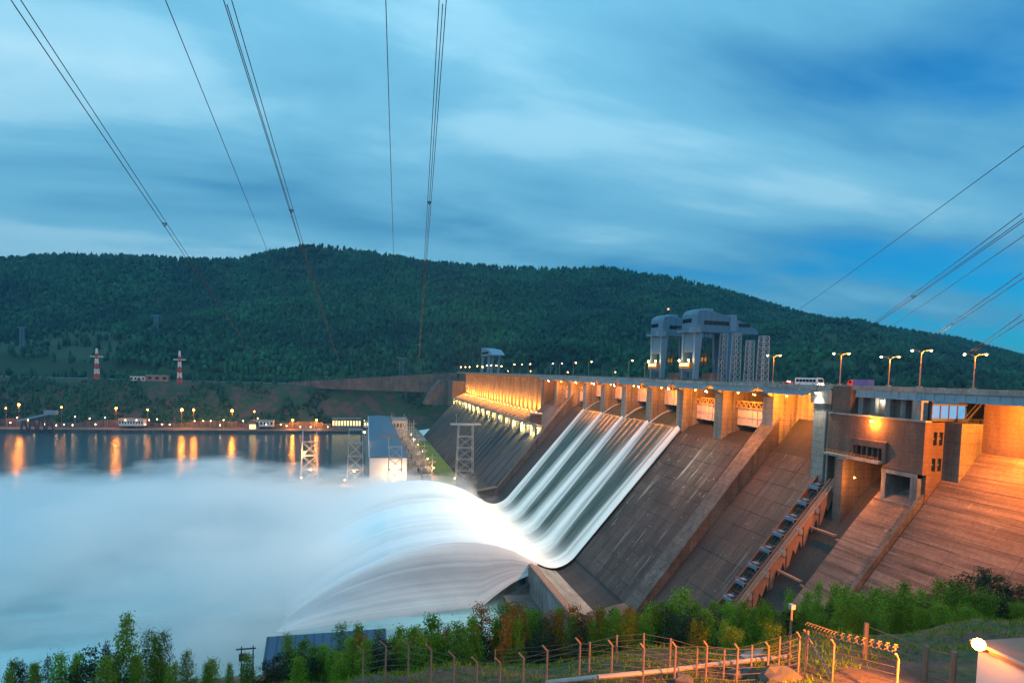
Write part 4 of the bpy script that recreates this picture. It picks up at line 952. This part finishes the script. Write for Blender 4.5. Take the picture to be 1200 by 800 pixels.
# ------------------------------------------------------------------ far bank: quay, road, buildings, lamps
quay = MB().box(-3400,-60,1056,1100,-16,-7.4).build('far_quay','wall_concrete'); tag(quay,kind='structure')
road = MB()
for i in range(60):
    x0 = 155-i*40; x1 = x0-40
    def ry(x): return 1225+0.05*abs(x)
    road.poly([(x0,ry(x0)-8,66.6),(x1,ry(x1)-8,66.6),(x1,ry(x1)+8,66.6),(x0,ry(x0)+8,66.6)],[(0,1,2,3)])
o = road.build('road','asphalt'); tag(o,kind='structure')
aw = MB()
for i in range(14):
    x0 = 162-i*22; x1 = x0-21.8; zt0 = 98-i*2.0; zt1 = 98-(i+1)*2.0
    aw.poly([(x0,1096+i*8,60),(x1,1104+i*8,60),(x1,1104+i*8,zt1),(x0,1096+i*8,zt0),(x0,1104+i*8,60),(x1,1112+i*8,60),(x1,1112+i*8,zt1),(x0,1104+i*8,zt0)],[(0,1,2,3),(7,6,5,4),(3,2,6,7),(0,3,7,4),(1,5,6,2)])
wl = empty('approach_wall',(0,1150,66),'long pale retaining wall of the road leading to the far end','wall')
aw_v = aw.v
for i in range(14):
    mb = MB(); mb.v = aw_v[i*8:(i+1)*8]; mb.f = [(0,1,2,3),(7,6,5,4),(3,2,6,7),(0,3,7,4),(1,5,6,2)]; mb.build('wall_panel','wall_concrete',wl)
rl = empty('guard_rail',(-200,1235,67),'pale guard rail along the far bank road','guard rail')
for i in range(30):
    x0 = -150-i*18; yy = 1216+0.05*abs(x0)
    MB().box(x0-17.0,x0,yy-0.2,yy+0.2,67.4,68.2).build('rail_panel','steel_grey',rl)
# stepped retaining wall behind the quay
rw = empty('retaining_wall',(-400,1102,-7),'long reddish retaining wall behind the far quay','wall')
for i in range(58):
    x0 = -60-i*14; hh = 9+3*math.sin(i*0.6)+random.uniform(-.6,.6); MB().box(x0-13.8,x0,1101,1103,-7.4,-7.4+hh).build('wall_panel','wall_concrete',rw)
    MB().box(x0-0.7,x0-0.1,1100.3,1100.98,-7.4,-7.4+hh+0.6).build('wall_post','deck_concrete',rw)
def low_building(px0, px1, pyb, pyt, Y, label, mat='facade_white', nwin=6, lit=False, roofm='deck_concrete', depth=14):
    a = atY(px0,pyb,Y); b_ = atY(px1,pyb,Y); zt = atY((px0+px1)/2,pyt,Y)[2]; z0 = min(a[2],b_[2])-1
    e = empty('bank_building',((a[0]+b_[0])/2,Y,z0),label,'building')
    MB().box(a[0],b_[0],Y,Y+depth,z0,zt).build('wall',mat,e); MB().box(a[0]-0.8,b_[0]+0.8,Y-0.8,Y+depth+0.8,zt,zt+1.0).build('roof',roofm,e)
    n = nwin; wd = (b_[0]-a[0])/n
    for i in range(n): MB().box(a[0]+wd*(i+0.25),a[0]+wd*(i+0.75),Y-0.15,Y+0.1,z0+(zt-z0)*0.35,z0+(zt-z0)*0.8).build('window','lit_window' if lit else 'window_dark',e)
    return e
low_building(139,168,498,491.5,1082,'long low white building lit from the quay',nwin=9)
low_building(389,423,502,490.5,1090,'blue grey building with a row of lit columns on the quay','grey_frame',10,True)
low_building(426,433,500,494,1080,'small lit kiosk next to the blue grey quay building',nwin=2,lit=True)
low_building(152,170,446,441,1215,'small white building beside the far road',nwin=4,depth=10)
low_building(171,197,446,440,1216,'dark shed beside the far road',mat='rust_pale',nwin=3,depth=10)
low_building(438,446,457,451,1190,'left of two small white huts under the approach wall',nwin=2,depth=8)
low_building(450,468,458,452,1190,'right of two small white huts under the approach wall',nwin=4,depth=8)
low_building(300,320,499,493,1085,'low white shed right of the arch hangar on the quay',nwin=5)
hg = atY(296,495,1085); e = empty('arch_hangar',(hg[0],1085,-7.4),'arched hangar glowing orange on the quay','building')
MB().prism([(hg[0]-11*math.cos(a),-7.4+15*math.sin(a)) for a in np.linspace(0,math.pi,9)],1085,1099).build('shell','rust_pale',e); MB().box(hg[0]-5,hg[0]+5,1084.7,1084.95,-7.3,0).build('door','lit_window',e)
jet = empty('jetty_crane',(-480,1000,RIVER),'dark jetty with sloping portal frames on the far left','jetty')
for i in range(4):
    p = atZ(24+i*10,507,RIVER); MB().bar((p[0],p[1],RIVER-1),(p[0]+3,p[1],6+i*3),2.0).build('leg','steel_dark',jet); MB().bar((p[0]+11,p[1],RIVER-1),(p[0]+5,p[1],7+i*3),2.0).build('leg','steel_dark',jet)
p0 = atZ(20,506,RIVER); p1 = atZ(60,506,RIVER); MB().bar((p0[0],p0[1],5),(p1[0],p1[1],17),3.0).build('beam','steel_grey',jet); MB().box(p1[0]-8,p1[0]+8,p1[1]-4,p1[1]+4,15,21).build('cab','steel_grey',jet)
far_lamps = [(22,474,1.5),(7,478,.8),(72,477,.9),(136,478,1.3),(173,480,1.0),(213,480,1.9),(227,480,1.3),(272,481,1.8),(298,482,.9),(343,492,1.3),(371,492,1.3),(427,493,.9)]
far_lamps.sort()
for i,(px,py,rr) in enumerate(far_lamps):
    p = atY(px,py,1088+ (i % 3)*3); e = empty('street_lamp',(p[0],p[1],-7.4),f'tall orange lamp on the far quay, {nth(i)} from the left','street lamp','lamps on the far quay')
    MB().tube([(p[0],p[1],-7.4),(p[0],p[1],p[2]-0.5)],[0.35,0.2],5).build('pole','post_metal',e); MB().ball(tuple(p),rr,8,6).build('bulb','lamp_sodium',e)
    if rr > 1.2: light('light','POINT',(p[0],p[1]-2.5,p[2]-2),30000,SODIUM,e,None,1.0)
sm = [(12,495),(20,489),(33,492),(40,497),(52,497),(66,498),(75,497),(85,498),(88,488),(105,490),(112,497),(123,489),(147,492),(160,492),(170,497),(175,492),(184,491),(190,497),(199,497),(228,493),(238,493),(247,493),(258,498),(262,492),(285,493),(302,490),(312,497),(329,497),(336,499),(352,500),(364,500),(384,500)]
for i,(px,py) in enumerate(sm):
    p = atY(px,py,1072); zb = -7.4; e = empty('quay_light',(p[0],1072,zb),f'small white light at the edge of the far quay, {nth(i)} from the left','lamp','small lights along the far quay')
    MB().tube([(p[0],1072,zb),(p[0],1072,max(p[2],zb+1.5)-0.3)],0.15,5).build('pole','steel_grey',e); MB().ball((p[0],1072,max(p[2],zb+1.5)),0.62,6,4).build('bulb','lamp_small',e)
def striped_pylon(px, pyb, pyt, Y, label):
    b_ = atY(px,pyb,Y); H = atY(px,pyt,Y)[2]-b_[2]; e = empty('striped_pylon',tuple(b_),label,'pylon','red and white pylons on the far bank')
    n = 6; W = 6.5
    for i in range(n):
        k0 = 1-0.75*i/n; k1 = 1-0.75*(i+1)/n; m_ = 'red_paint' if i % 2 == 0 else 'white_paint'; mb = MB()
        for sx in (-1,1):
            for sy in (-1,1): mb.bar((sx*W/2*k0,sy*W/2*k0,H*i/n),(sx*W/2*k1,sy*W/2*k1,H*(i+1)/n),0.8)
            mb.bar((sx*W/2*k0,-W/2*k0,H*i/n),(-sx*W/2*k1,-W/2*k1,H*(i+1)/n),0.5); mb.bar((sx*W/2*k0,W/2*k0,H*i/n),(-sx*W/2*k1,W/2*k1,H*(i+1)/n),0.5)
        mb.build('tower_section',m_,e,local=True)
    MB().box(-10,10,-0.7,0.7,H*0.72,H*0.72+1.4).build('cross_arm','white_paint',e,local=True)
striped_pylon(113.5,444,408,1195,'left of two red and white lattice pylons above the far quay')
striped_pylon(210.5,449,411,1180,'right of two red and white lattice pylons above the far quay')
def grey_pylon(px, pyb, pyt, D, label):
    b_ = atD(px,pyb,D); H = atD(px,pyt,D)[2]-b_[2]
    return truss_tower('power_pylon',tuple(b_),H*0.2,H,5,label,'pylon',H*0.45,'grey pylons on the hills',mat='trolley_blue',t_=0.55)
for px,pyb,pyt,D,lb in ((183,392,370,1600,'grey pylon on the hillside above the striped pylons'),(26,405,384,1450,'grey pylon on the clearing at the far left'),(470,447,420,1230,'slim pylon near the far end of the approach wall')): grey_pylon(px,pyb,pyt,D,lb)
# ------------------------------------------------------------------ overhead lines
def line(pa, da, pb, db, n, label, sag=0.03, sp=0.55, r=0.036):
    a = Vector(atD(pa[0],pa[1],da)); b_ = Vector(atD(pb[0],pb[1],db)); L_ = (b_-a).length
    e = empty('power_line',tuple(a),label,'power line','overhead lines')
    offs = [(0,0)] if n == 1 else [(-sp/2,0),(sp/2,0),(0,-sp*0.8)][:n]
    d = (b_-a); sx = Vector((d.y,-d.x,0)).normalized()
    def pt(q, o): p = a.lerp(b_,q); p.z -= 4*sag*L_*q*(1-q); p += sx*o[0]; p.z += o[1]; return p
    qs = [ (i/60)**2 for i in range(61)]
    for o_ in offs: MB().tube([pt(q,o_) for q in qs],[r*(1+3.5*q) for q in qs],4).build('conductor','wire',e)
    if n > 1:
        for k_ in (0.035,0.075,0.12,0.18):
            mb = MB(); P3 = [pt(k_,o_) for o_ in offs]
            for i in range(len(P3)): mb.bar(P3[i],P3[(i+1) % len(P3)],0.12)
            mb.build('spacer','wire',e)
NE = 48
line((17,-2),NE,(318,432),1500,3,'bundle of three cables at the far left of the sky',0.006)
line((193,-2),NE,(352,372),1500,1,'single thin cable between the two left bundles',0.006,r=0.035)
line((266,-2),NE,(402,428),1500,3,'bundle of three cables left of the sky centre',0.006)
line((452,-2),NE,(465,395),1500,1,'single thin cable beside the central bundle',0.006,r=0.035)
line((519,-2),NE,(490,425),1500,3,'steep bundle of three cables near the sky centre',0.006)
line((1203,169),90,(880,378),2500,1,'upper single cable at the right of the sky',0.010,r=0.06)
line((1203,250),90,(960,398),2500,3,'bundle of cables running down from the right edge',0.010,sp=0.9,r=0.06)
line((1203,274),90,(975,402),2500,1,'single cable just below the right bundle',0.010,r=0.05)
line((1203,320),90,(1040,402),2500,2,'pair of cables low at the right edge',0.010,sp=0.9,r=0.06)
line((1203,369),90,(1100,408),2500,2,'lowest pair of cables at the right edge',0.010,sp=0.9,r=0.06)

# ------------------------------------------------------------------ near hillside
NY = [-80,-20,0,10,24,38,50,70,90,130,170,205,232,262,300]; NZ = [104,92,88.5,87,83.8,80.3,73.5,59,47,26,9,-4,-12.5,-20,-30]
def near_h(x, y):
    ye = y+0.10*max(0, -x-20)-0.05*max(0, x-60)
    z = float(np.interp(ye, NY, NZ))
    return z+0.5*math.sin(x*0.13+y*0.21)*min(1, max(0, (y-45)/20))+0.35*math.sin(x*0.41-y*0.33)+0.25*math.sin(x*0.9+y*0.7)
m, t, b = newmat('bank_soil')
na = noise_on(t, scale=0.12, detail=6); nb = noise_on(t, scale=1.6, detail=5)
ra = ramp(t, [(0.42, 0), (0.58, 1)]); lk(t, na, 0, ra, 0); c1 = mix(t, ra, (0.10, 0.062, 0.045), (0.055, 0.085, 0.022)); rb2 = ramp(t, [(0.3, 0.6), (0.7, 1.3)]); lk(t, nb, 0, rb2, 0)
c = mix(t, 1.0, c1, rb2, 'MULTIPLY'); lk(t, c, 0, b, "Base Color"); b.inputs["Roughness"].default_value = 0.95
bp = nd(t, "ShaderNodeBump", i_Strength=0.7, i_Distance=0.2); lk(t, nb, 0, bp, "Height"); lk(t, bp, 0, b, "Normal")
xs = np.concatenate([np.linspace(-420,-60,30),np.linspace(-55,120,110),np.linspace(125,260,40)]); ys = np.concatenate([np.linspace(-80,20,16),np.linspace(22,100,80),np.linspace(103,300,60)])
mb = MB()
for x in xs:
    for y in ys: mb.v.append((x,y,near_h(x,y)))
for i in range(len(xs)-1):
    for j in range(len(ys)-1): a = i*len(ys)+j; mb.f.append((a,a+len(ys),a+len(ys)+1,a+1))
o = mb.build('near_bank','bank_soil',None,True); tag(o,kind='structure')
def ground_at(px, py):
    r = ray(px, py); t_ = 8.0
    while t_ < 600:
        p = CAM+r*t_
        if p[2] < near_h(p[0],p[1]): return p
        t_ += 0.25
    return p
# grass tufts on the near bank
tv = MB(); gr = random.Random(5)
for i in range(30000):
    x = gr.uniform(-20,85); y = gr.uniform(26,66)
    if math.sin(x*0.12)+math.sin(y*0.17+x*0.05) < -0.2: continue
    z = near_h(x,y)-0.05; h = gr.uniform(0.15,0.5); a = gr.uniform(0,6.28); dx_, dy_ = math.cos(a)*0.05, math.sin(a)*0.05; lx, ly = gr.uniform(-.2,.2), gr.uniform(-.2,.2)
    tv.poly([(x-dx_,y-dy_,z),(x+dx_,y+dy_,z),(x+lx,y+ly,z+h)],[(0,1,2)])
    tv.poly([(x-dy_,y+dx_,z),(x+dy_,y-dx_,z),(x-lx,y-ly,z+h*0.8)],[(0,1,2)])
o = tv.build('grass','leaf_bush'); tag(o,'rough grass tufts scattered over the near bank','grass',kind='stuff')

# ------------------------------------------------------------------ trees on the near bank
def leafy(kind, seed):
    rg = random.Random(seed); e = empty({'birch':'birch_tree','pine':'pine_tree','larch':'larch_tree','bush':'bush','spruce':'spruce_tree'}[kind],(0,0,0))
    H = {'birch':10.0,'pine':8.5,'larch':9.0,'bush':3.4,'spruce':8.0}[kind]
    tb = MB(); lean = (rg.uniform(-.3,.3),rg.uniform(-.3,.3)); tr_ = {'birch':0.13,'pine':0.2,'larch':0.14,'bush':0.07,'spruce':0.16}[kind]
    def axis(q): return Vector((lean[0]*q*q,lean[1]*q*q,H*q))
    tb.tube([axis(q) for q in (0,0.3,0.6,0.97)],[tr_,tr_*0.75,tr_*0.45,0.02],6)
    lf = MB(); tips = []
    nb_ = {'birch':30,'pine':26,'larch':34,'bush':18,'spruce':40}[kind]
    for i in range(nb_):
        q = (0.16 if kind in ('birch','bush') else 0.10)+0.84*(i+rg.random())/nb_; a = i*2.4+rg.uniform(-.5,.5)
        if kind == 'birch': ln = 2.0*(1-q)**0.7*min(1,q/0.22)*rg.uniform(.7,1.2)+0.15; rise = 0.8
        elif kind == 'pine': ln = 2.6*(1-q)**0.6*rg.uniform(.6,1.1)+0.35; rise = 0.35
        elif kind == 'larch': ln = 1.75*(1-q)**0.7*rg.uniform(.7,1.15)+0.2; rise = 0.2
        elif kind == 'spruce': ln = 2.0*(1-q)**0.85*rg.uniform(.8,1.1)+0.12; rise = -0.12
        else: ln = 1.5*rg.uniform(.5,1); rise = 0.8
        s_ = axis(q); d = Vector((math.cos(a),math.sin(a),rise)); tip = s_+d*ln
        tb.tube([s_,s_+d*ln*0.55,tip],[tr_*0.35*(1-q*0.7)+0.01,0.02,0.008],4); tips.append((s_,tip,ln))
    for s_,tip,ln in tips:
        n = int({'birch':230,'pine':210,'larch':200,'bush':230,'spruce':150}[kind]*max(0.4,ln/1.6))
        for k in range(n):
            q = rg.random()**0.6; c_ = s_.lerp(tip,0.2+0.85*q); sg = {'birch':0.34,'pine':0.26,'larch':0.24,'bush':0.4,'spruce':0.2}[kind]
            c_ = c_+Vector((rg.gauss(0,sg),rg.gauss(0,sg),rg.gauss(0,sg*0.8)-(0.15 if kind in('birch','spruce') else 0)))
            if c_.z < 0.2: continue
            z_ = {'birch':0.105,'pine':0.125,'larch':0.11,'bush':0.085,'spruce':0.11}[kind]*rg.uniform(.6,1.3)
            u = Vector((rg.gauss(0,1),rg.gauss(0,1),rg.gauss(0,1))).normalized(); w_ = u.orthogonal().normalized()
            asp = 0.35 if kind in ('pine','spruce','larch') else 0.75
            lf.poly([c_-u*z_,c_+w_*z_*asp,c_+u*z_,c_-w_*z_*asp],[(0,1,2,3)])
    tb.build('trunk','bark_birch' if kind == 'birch' else 'bark',e,local=True)
    lf.build('crown',{'birch':'leaf_birch','pine':'leaf_pine','larch':'leaf_larch','bush':'leaf_bush','spruce':'leaf_pine'}[kind],e,local=True)
    return e
protos = {'birch':[leafy('birch',s_) for s_ in (1,2,3,4)],'pine':[leafy('pine',s_) for s_ in (5,6)],'larch':[leafy('larch',s_) for s_ in (7,8,9)],'bush':[leafy('bush',s_) for s_ in (10,11)],'spruce':[leafy('spruce',s_) for s_ in (12,13)]}
HB = {'birch':10.0,'pine':8.5,'larch':9.0,'bush':3.4,'spruce':8.0}
# kind, pixel column, pixel row of the top, distance along Y
T_ = []
def row(s):
    for ln in s.strip().split('\n'):
        k, *v = ln.split(); T_.append((k, *map(float, v)))
row('''birch 14 772 104
spruce 26 766 100
birch 40 776 96
spruce 57 758 104
birch 73 763 100
birch 92 764 98
pine 108 762 92
spruce 124 741 98
birch 149 719 104
birch 134 770 90
birch 170 737 108
birch 181 742 112
birch 194 738 108
bush 160 768 86
bush 186 772 88
bush 205 776 88
birch 218 762 112
birch 247 771 108
birch 268 777 104
birch 290 766 100
birch 340 742 96
pine 334 770 92
birch 358 748 94
pine 375 768 90
birch 399 728 100
birch 388 762 88
birch 421 730 102
birch 443 736 96
larch 424 742 90
birch 470 733 92
spruce 478 748 86
birch 510 720 94
larch 500 748 84
birch 528 738 88
larch 543 733 84
larch 566 706 90
birch 556 742 82
birch 589 704 92
larch 606 706 88
spruce 618 742 80
birch 622 720 94
larch 650 716 86
pine 640 740 80
larch 671 706 88
larch 688 722 80
spruce 628 738 84
birch 704 712 90
birch 722 712 86
larch 735 710 80
pine 726 744 76
birch 748 716 90
birch 764 708 86
birch 781 704 84
birch 799 688 84
birch 815 706 86
bush 832 722 78
birch 838 703 88
birch 856 706 84
bush 868 716 76
bush 885 712 80
birch 898 702 82
bush 912 716 74
birch 928 690 84
birch 946 692 80
birch 960 682 76
birch 978 684 80
birch 992 690 74
bush 1004 716 66
birch 1029 690 78
birch 1046 700 70
birch 1062 682 76
birch 1080 690 68
birch 1100 678 74
birch 1118 682 64
pine 1150 667 62
pine 1160 672 58
pine 1188 684 60
pine 1202 688 56
birch 1132 700 56
bush 1055 738 52
bush 1080 745 48
bush 1100 752 46
bush 1030 735 56
birch 986 716 60''')
fill = random.Random(21)
for i in range(84):                                     # the second rank of trees further down the bank
    px = 325+i*10.2+fill.uniform(-6,6); py = np.interp(px,[330,500,600,750,850,1000,1120],[762,736,718,714,710,702,696])+fill.uniform(-6,12)
    T_.append((fill.choice(['birch','birch','larch','birch','larch','spruce'] if 480 < px < 760 else ['birch','birch','birch','bush','birch','pine']),px,py,fill.uniform(72,100) if px < 1000 else fill.uniform(50,80)))
for i in range(7):
    px = 4+i*40+fill.uniform(-6,6); T_.append((fill.choice(['bush','birch']),px,np.interp(px,[0,150,210,290],[782,768,774,788])+fill.uniform(-4,8),fill.uniform(84,98)))
for i in range(26):
    px = 1000+i*7.8; T_.append((fill.choice(['bush','birch','bush']),px,fill.uniform(705,745)-max(0,px-1120)*0.3,fill.uniform(42,62)))
for i in range(30):
    x = fill.uniform(16,70); y = fill.uniform(30,56)
    if y < 24+x*0.35 or y > 30+x*0.62: continue
    q = pxof((x,y,near_h(x,y)+fill.uniform(0.9,2.4))); T_.append(('bush',q[0],q[1],y))
cnt = {}; used = set()
T_.sort(key=lambda q: q[1])
names = {'birch':'green birch','pine':'dark pine','larch':'rusty orange larch','bush':'low green bush','spruce':'dark slender spruce'}
for i,(k,px,py,Y) in enumerate(T_):
    py = py-(9 if k == 'larch' else 5 if k in ('pine','spruce') else 3); top = atY(px,py,Y); x,y = top[0],top[1]; z = near_h(x,y); h = max(2.0,top[2]-z); k = 'birch' if (k == 'bush' and h > 6) else k; ci = cnt.get(k,0); cnt[k] = ci+1
    pr_ = protos[k][ci % len(protos[k])]; o = pr_ if id(pr_) not in used else copy_tree(pr_); used.add(id(pr_))
    s_ = h/HB[k]*0.96; wx = s_*{'birch':0.78,'larch':0.95,'pine':1.25,'spruce':0.75,'bush':0.9}[k]*random.uniform(.7,1.35)*(0.78 if px < 310 else 1.05)
    o.location = (x,y,z-0.1); o.scale = (wx,wx,s_); o.rotation_euler = (0,0,random.uniform(0,6.28))
    tag(o,f'{names[k]} on the near bank, {nth(ci)} of its kind from the left','bush' if k == 'bush' else 'tree',{'birch':'birches on the near bank','pine':'pines on the near bank','larch':'larches on the near bank','bush':'bushes on the near bank','spruce':'spruces on the near bank'}[k])

# ------------------------------------------------------------------ fences, pipe, poles, sheds on the near bank
def fence(pts, label, lean, hgt, wires=6, mat='post_metal'):
    P_ = [Vector((p[0],p[1],near_h(p[0],p[1]))) for p in pts]; e = empty('wire_fence',tuple(P_[0]),label,'fence')
    for p in P_:
        po = MB().tube([p-Vector((0,0,0.2)),p+Vector((0,0,hgt))],0.06,6).build('post',mat,e)
        if lean: MB().bar(p+Vector((0,0,hgt-0.02)),p+Vector((-0.35,-0.15,hgt+0.4)),0.09).build('arm',mat,po)
    for k in range(wires):
        z = 0.25+k*(hgt-0.3)/(wires-1); MB().tube([p+Vector((0,0,z)) for p in P_],0.014,4).build('wire','fence_wire',e)
    return e, P_
def gp(*l): return [ground_at(px,py) for px,py in l]
def along(a, b_, n): return [(a[0]+(b_[0]-a[0])*i/n, a[1]+(b_[1]-a[1])*i/n) for i in range(n+1)]
c0 = ground_at(935,789); c1 = ground_at(640,806); c2_ = ground_at(425,806)
fA, PA = fence(along(c0,c1,8)+along(c1,c2_,8)[1:],'front wire fence with outward leaning post tops on the near bank',True,2.2)
d0 = ground_at(945,776); d1 = ground_at(690,789); d2 = ground_at(380,797)
fB, PB = fence(along(d0,d1,8)+along(d1,d2,10)[1:],'second wire fence running behind the front fence',False,2.0)
s0 = c0; s1 = ground_at(975,800); s2 = CAM+0; s2 = (s1[0]+(s1[0]-s0[0])*1.6, s1[1]+(s1[1]-s0[1])*1.6)
fC, PC = fence([(s0[0]+.4,s0[1]-.1),(s1[0],s1[1]),s2],'side fence running down to the right of the fence corner',True,2.2)
MB().bar(PC[0]+Vector((0,0,2.2)),PC[1]+Vector((0,0,0.2)),0.1).build('brace','post_metal',fC)
mb = MB()
for i in range(len(PC)-1):
    for k in range(60):
        q = PC[i].lerp(PC[i+1],k/60)+Vector((0,0,2.75)); a = k*0.9; mb.bar(q+Vector((math.cos(a)*.22,0,math.sin(a)*.22)),q+Vector((math.cos(a+.9)*.22,0.05,math.sin(a+.9)*.22)),0.035)
mb.build('barbed_coil','fence_wire',fC)
w0 = ground_at(1012,772); 
wf = empty('post_fence',tuple(w0),'weathered wooden post fence with sagging wires among the bushes','fence')
WP = []
for px,py in ((1013,770),(1083,800),(1115,812),(1150,825)):
    p = Vector(ground_at(px,py)); WP.append(p); MB().tube([p-Vector((0,0,.3)),p+Vector((0.02,0,2.3))],[0.17,0.14],7).build('post','wood_pole',wf)
for z in (0.6,1.3,2.1): MB().tube([p+Vector((0,0,z)) for p in WP],0.025,4).build('wire','fence_wire',wf)
# pale pipe between the fences
pp = [Vector(ground_at(px,py))+Vector((0,0,0.35)) for px,py in ((640,806),(700,800),(780,792),(835,784),(885,779),(926,774))]
pi = empty('pipe',tuple(pp[0]),'long pale pipe lying on the ground between the fences','pipe')
for i in range(len(pp)-1): MB().tube([pp[i],pp[i+1]-(pp[i+1]-pp[i])*0.004],0.15,8).build('pipe_section','pipe_white',pi)
pl = [Vector(ground_at(px,py))+Vector((0,0,0.25)) for px,py in ((870,775),(897,768))]
o = MB().bar(pl[0],pl[1],0.7,0.25).build('plank','pipe_white'); tag(o,'pale plank lying behind the long pipe','plank')
for i,(px,py,s_) in enumerate(((870,794,.9),(915,800,1.4),(905,797,1.0),(800,799,.7),(40,795,2.2),(70,798,1.8))):
    p = ground_at(px,py); mb = MB().ball((0,0,0),1,9,6); rg = random.Random(i); mb.v = [tuple(Vector(v)*rg.uniform(.75,1.15)) for v in mb.v]
    o = mb.build('boulder','rock' if i < 4 else 'earth_red'); o.location = (p[0],p[1],p[2]+.1*s_); o.scale = (s_,s_*.8,s_*.6); tag(o,['dark round boulder at the foot of a fence post','large dark boulder near the fence corner','smaller dark boulder left of the largest one','small stone below the pale pipe','reddish mound under the trees at the far left','second reddish mound beside the far left trees'][i],'rock')
# lamp post and utility poles
p = ground_at(924,778); tp_ = atY(928,713,p[1]); e = empty('utility_pole',tuple(p),'leaning thin pole behind the fence corner','pole')
MB().tube([tuple(p),tuple(tp_)],[0.10,0.07],6).build('pole','wood_pole',e); MB().box(tp_[0]-.15,tp_[0]+.15,tp_[1]-.15,tp_[1]+.15,tp_[2],tp_[2]+.3).build('cap','steel_grey',e)
p = atY(283,757,150); e = empty('utility_pole',(p[0],150,near_h(p[0],150)),'dark utility pole with transformer at the water edge','pole')
zt = p[2]; MB().tube([(p[0],150,near_h(p[0],150)-.3),(p[0],150,zt)],[0.2,0.14],6).build('pole','steel_dark',e); MB().tube([(p[0]+2.6,150,near_h(p[0]+2.6,150)-.3),(p[0]+2.6,150,zt)],[0.2,0.14],6).build('pole','steel_dark',e)
MB().box(p[0]-1.2,p[0]+3.2,149.9,150.1,zt-.8,zt-.5).build('cross_arm','steel_dark',e); MB().box(p[0]-.5,p[0]+1.0,149.6,150.4,zt-3.4,zt-1.8).build('transformer','steel_dark',e)
# shed by the river
a = atY(311,790,185); b_ = atY(450,790,185)
sh = empty('river_shed',(a[0],185,near_h(a[0],185)),'long shed with dark blue roof and red gable at the water edge','building')
zr = atY(312,762,185)[2]; ze = atY(330,777,185)[2]; zg = min(near_h(a[0],185),near_h(b_[0],185))-2
MB().prismx([(183,zg),(199,zg),(199,ze),(191,zr+1.0),(183,ze)],a[0],b_[0]).build('wall','shed_red',sh)
rr_ = MB().prismx([(182.2,ze-.3),(191,zr+1.1),(199.8,ze-.3),(199.8,ze+.1),(191,zr+1.6),(182.2,ze+.1)],a[0]-.6,b_[0]+.6).build('roof','shed_blue',sh)
for i in range(14):
    xx = a[0]+i*(b_[0]-a[0])/13; MB().bar((xx,182.2,ze+.18),(xx,191,zr+1.68),0.16).build('roof_seam','steel_dark',rr_)
MB().box(a[0]+4,b_[0]+.62,182.0,182.2,ze-.5,ze+.15).build('gutter','pipe_white',rr_); MB().box(a[0]+5,b_[0]-.1,182.85,182.98,zg,ze-.6).build('wall_cladding','shed_blue',sh)
# hut with the bright lamp at the lower right
A_ = atD(1147,753,34.0); B_ = atZ(1200,778,A_[2]); dAB = (B_-A_)/np.linalg.norm(B_-A_); nAB = np.array([-dAB[1],dAB[0],0.0])
if nAB[0] < 0: nAB = -nAB
zt = A_[2]; q0 = A_; q1 = A_+dAB*14; q2 = q1+nAB*7; q3 = A_+nAB*7; zb = min(near_h(q[0],q[1]) for q in (q0,q1,q2,q3))-1.0
hut_ = empty('guard_hut',(A_[0],A_[1],zb),'white walled hut with a bright lamp on its roof edge','building')
def ccw(ps):
    a = sum(ps[i][0]*ps[(i+1) % 4][1]-ps[(i+1) % 4][0]*ps[i][1] for i in range(4)); return ps if a > 0 else ps[::-1]
MB().prismz(ccw([(q[0],q[1]) for q in (q0,q1,q2,q3)]),zb,zt-0.16).build('wall','facade_white',hut_)
o0 = q0-dAB*.2-nAB*.2; o1 = q1+dAB*.2-nAB*.2; o2 = q2+dAB*.2+nAB*.2; o3 = q3-dAB*.2+nAB*.2
MB().prismz(ccw([(q[0],q[1]) for q in (o0,o1,o2,o3)]),zt-0.16,zt+0.02).build('roof','rust_pale',hut_)
MB().bar(tuple(o0+np.array([0,0,.06])),tuple(o1+np.array([0,0,.06])),0.14,0.1).build('roof_edge','pipe_white',hut_)
lp = q0+dAB*0.30*np.linalg.norm(B_-A_)-nAB*0.7
hl = empty('hut_lamp',(lp[0],lp[1],zt),'bright orange lamp on the roof edge of the white hut','lamp')
MB().ball((lp[0],lp[1],zt+0.25),0.26,10,7).build('bulb','lamp_sodium',hl)
MB().bar((lp[0],lp[1],zt-0.05),tuple(lp+nAB*0.72+np.array([0,0,-0.05])),0.08).build('arm','steel_dark',hl)
tg = Vector((c0[0]-2,c0[1]+1,c0[2]+1.0)); dl = (tg-Vector((lp[0],lp[1],zt+.2))).normalized()
light('light','SPOT',tuple(Vector((lp[0],lp[1],zt+.25))+dl*0.45),24000,SODIUM,hl,tuple(tg),0.2,100,0.8)
# haze: the thin evening air
m = bpy.data.materials.new('haze'); m.use_nodes = True; t = m.node_tree; t.nodes.clear(); M['haze'] = m
vp = nd(t,"ShaderNodeVolumePrincipled",i_Density=0.00006,i_Anisotropy=0.2); vp.inputs[0].default_value = (0.22,0.66,1.0,1)
om = nd(t,"ShaderNodeOutputMaterial"); lk(t,vp,0,om,"Volume")
HAZE = True
if HAZE:
    hzb = MB().box(-4600,5600,-1200,5200,-80,640).build('haze','haze'); tag(hzb,'thin blue evening haze over the valley','haze',kind='stuff')
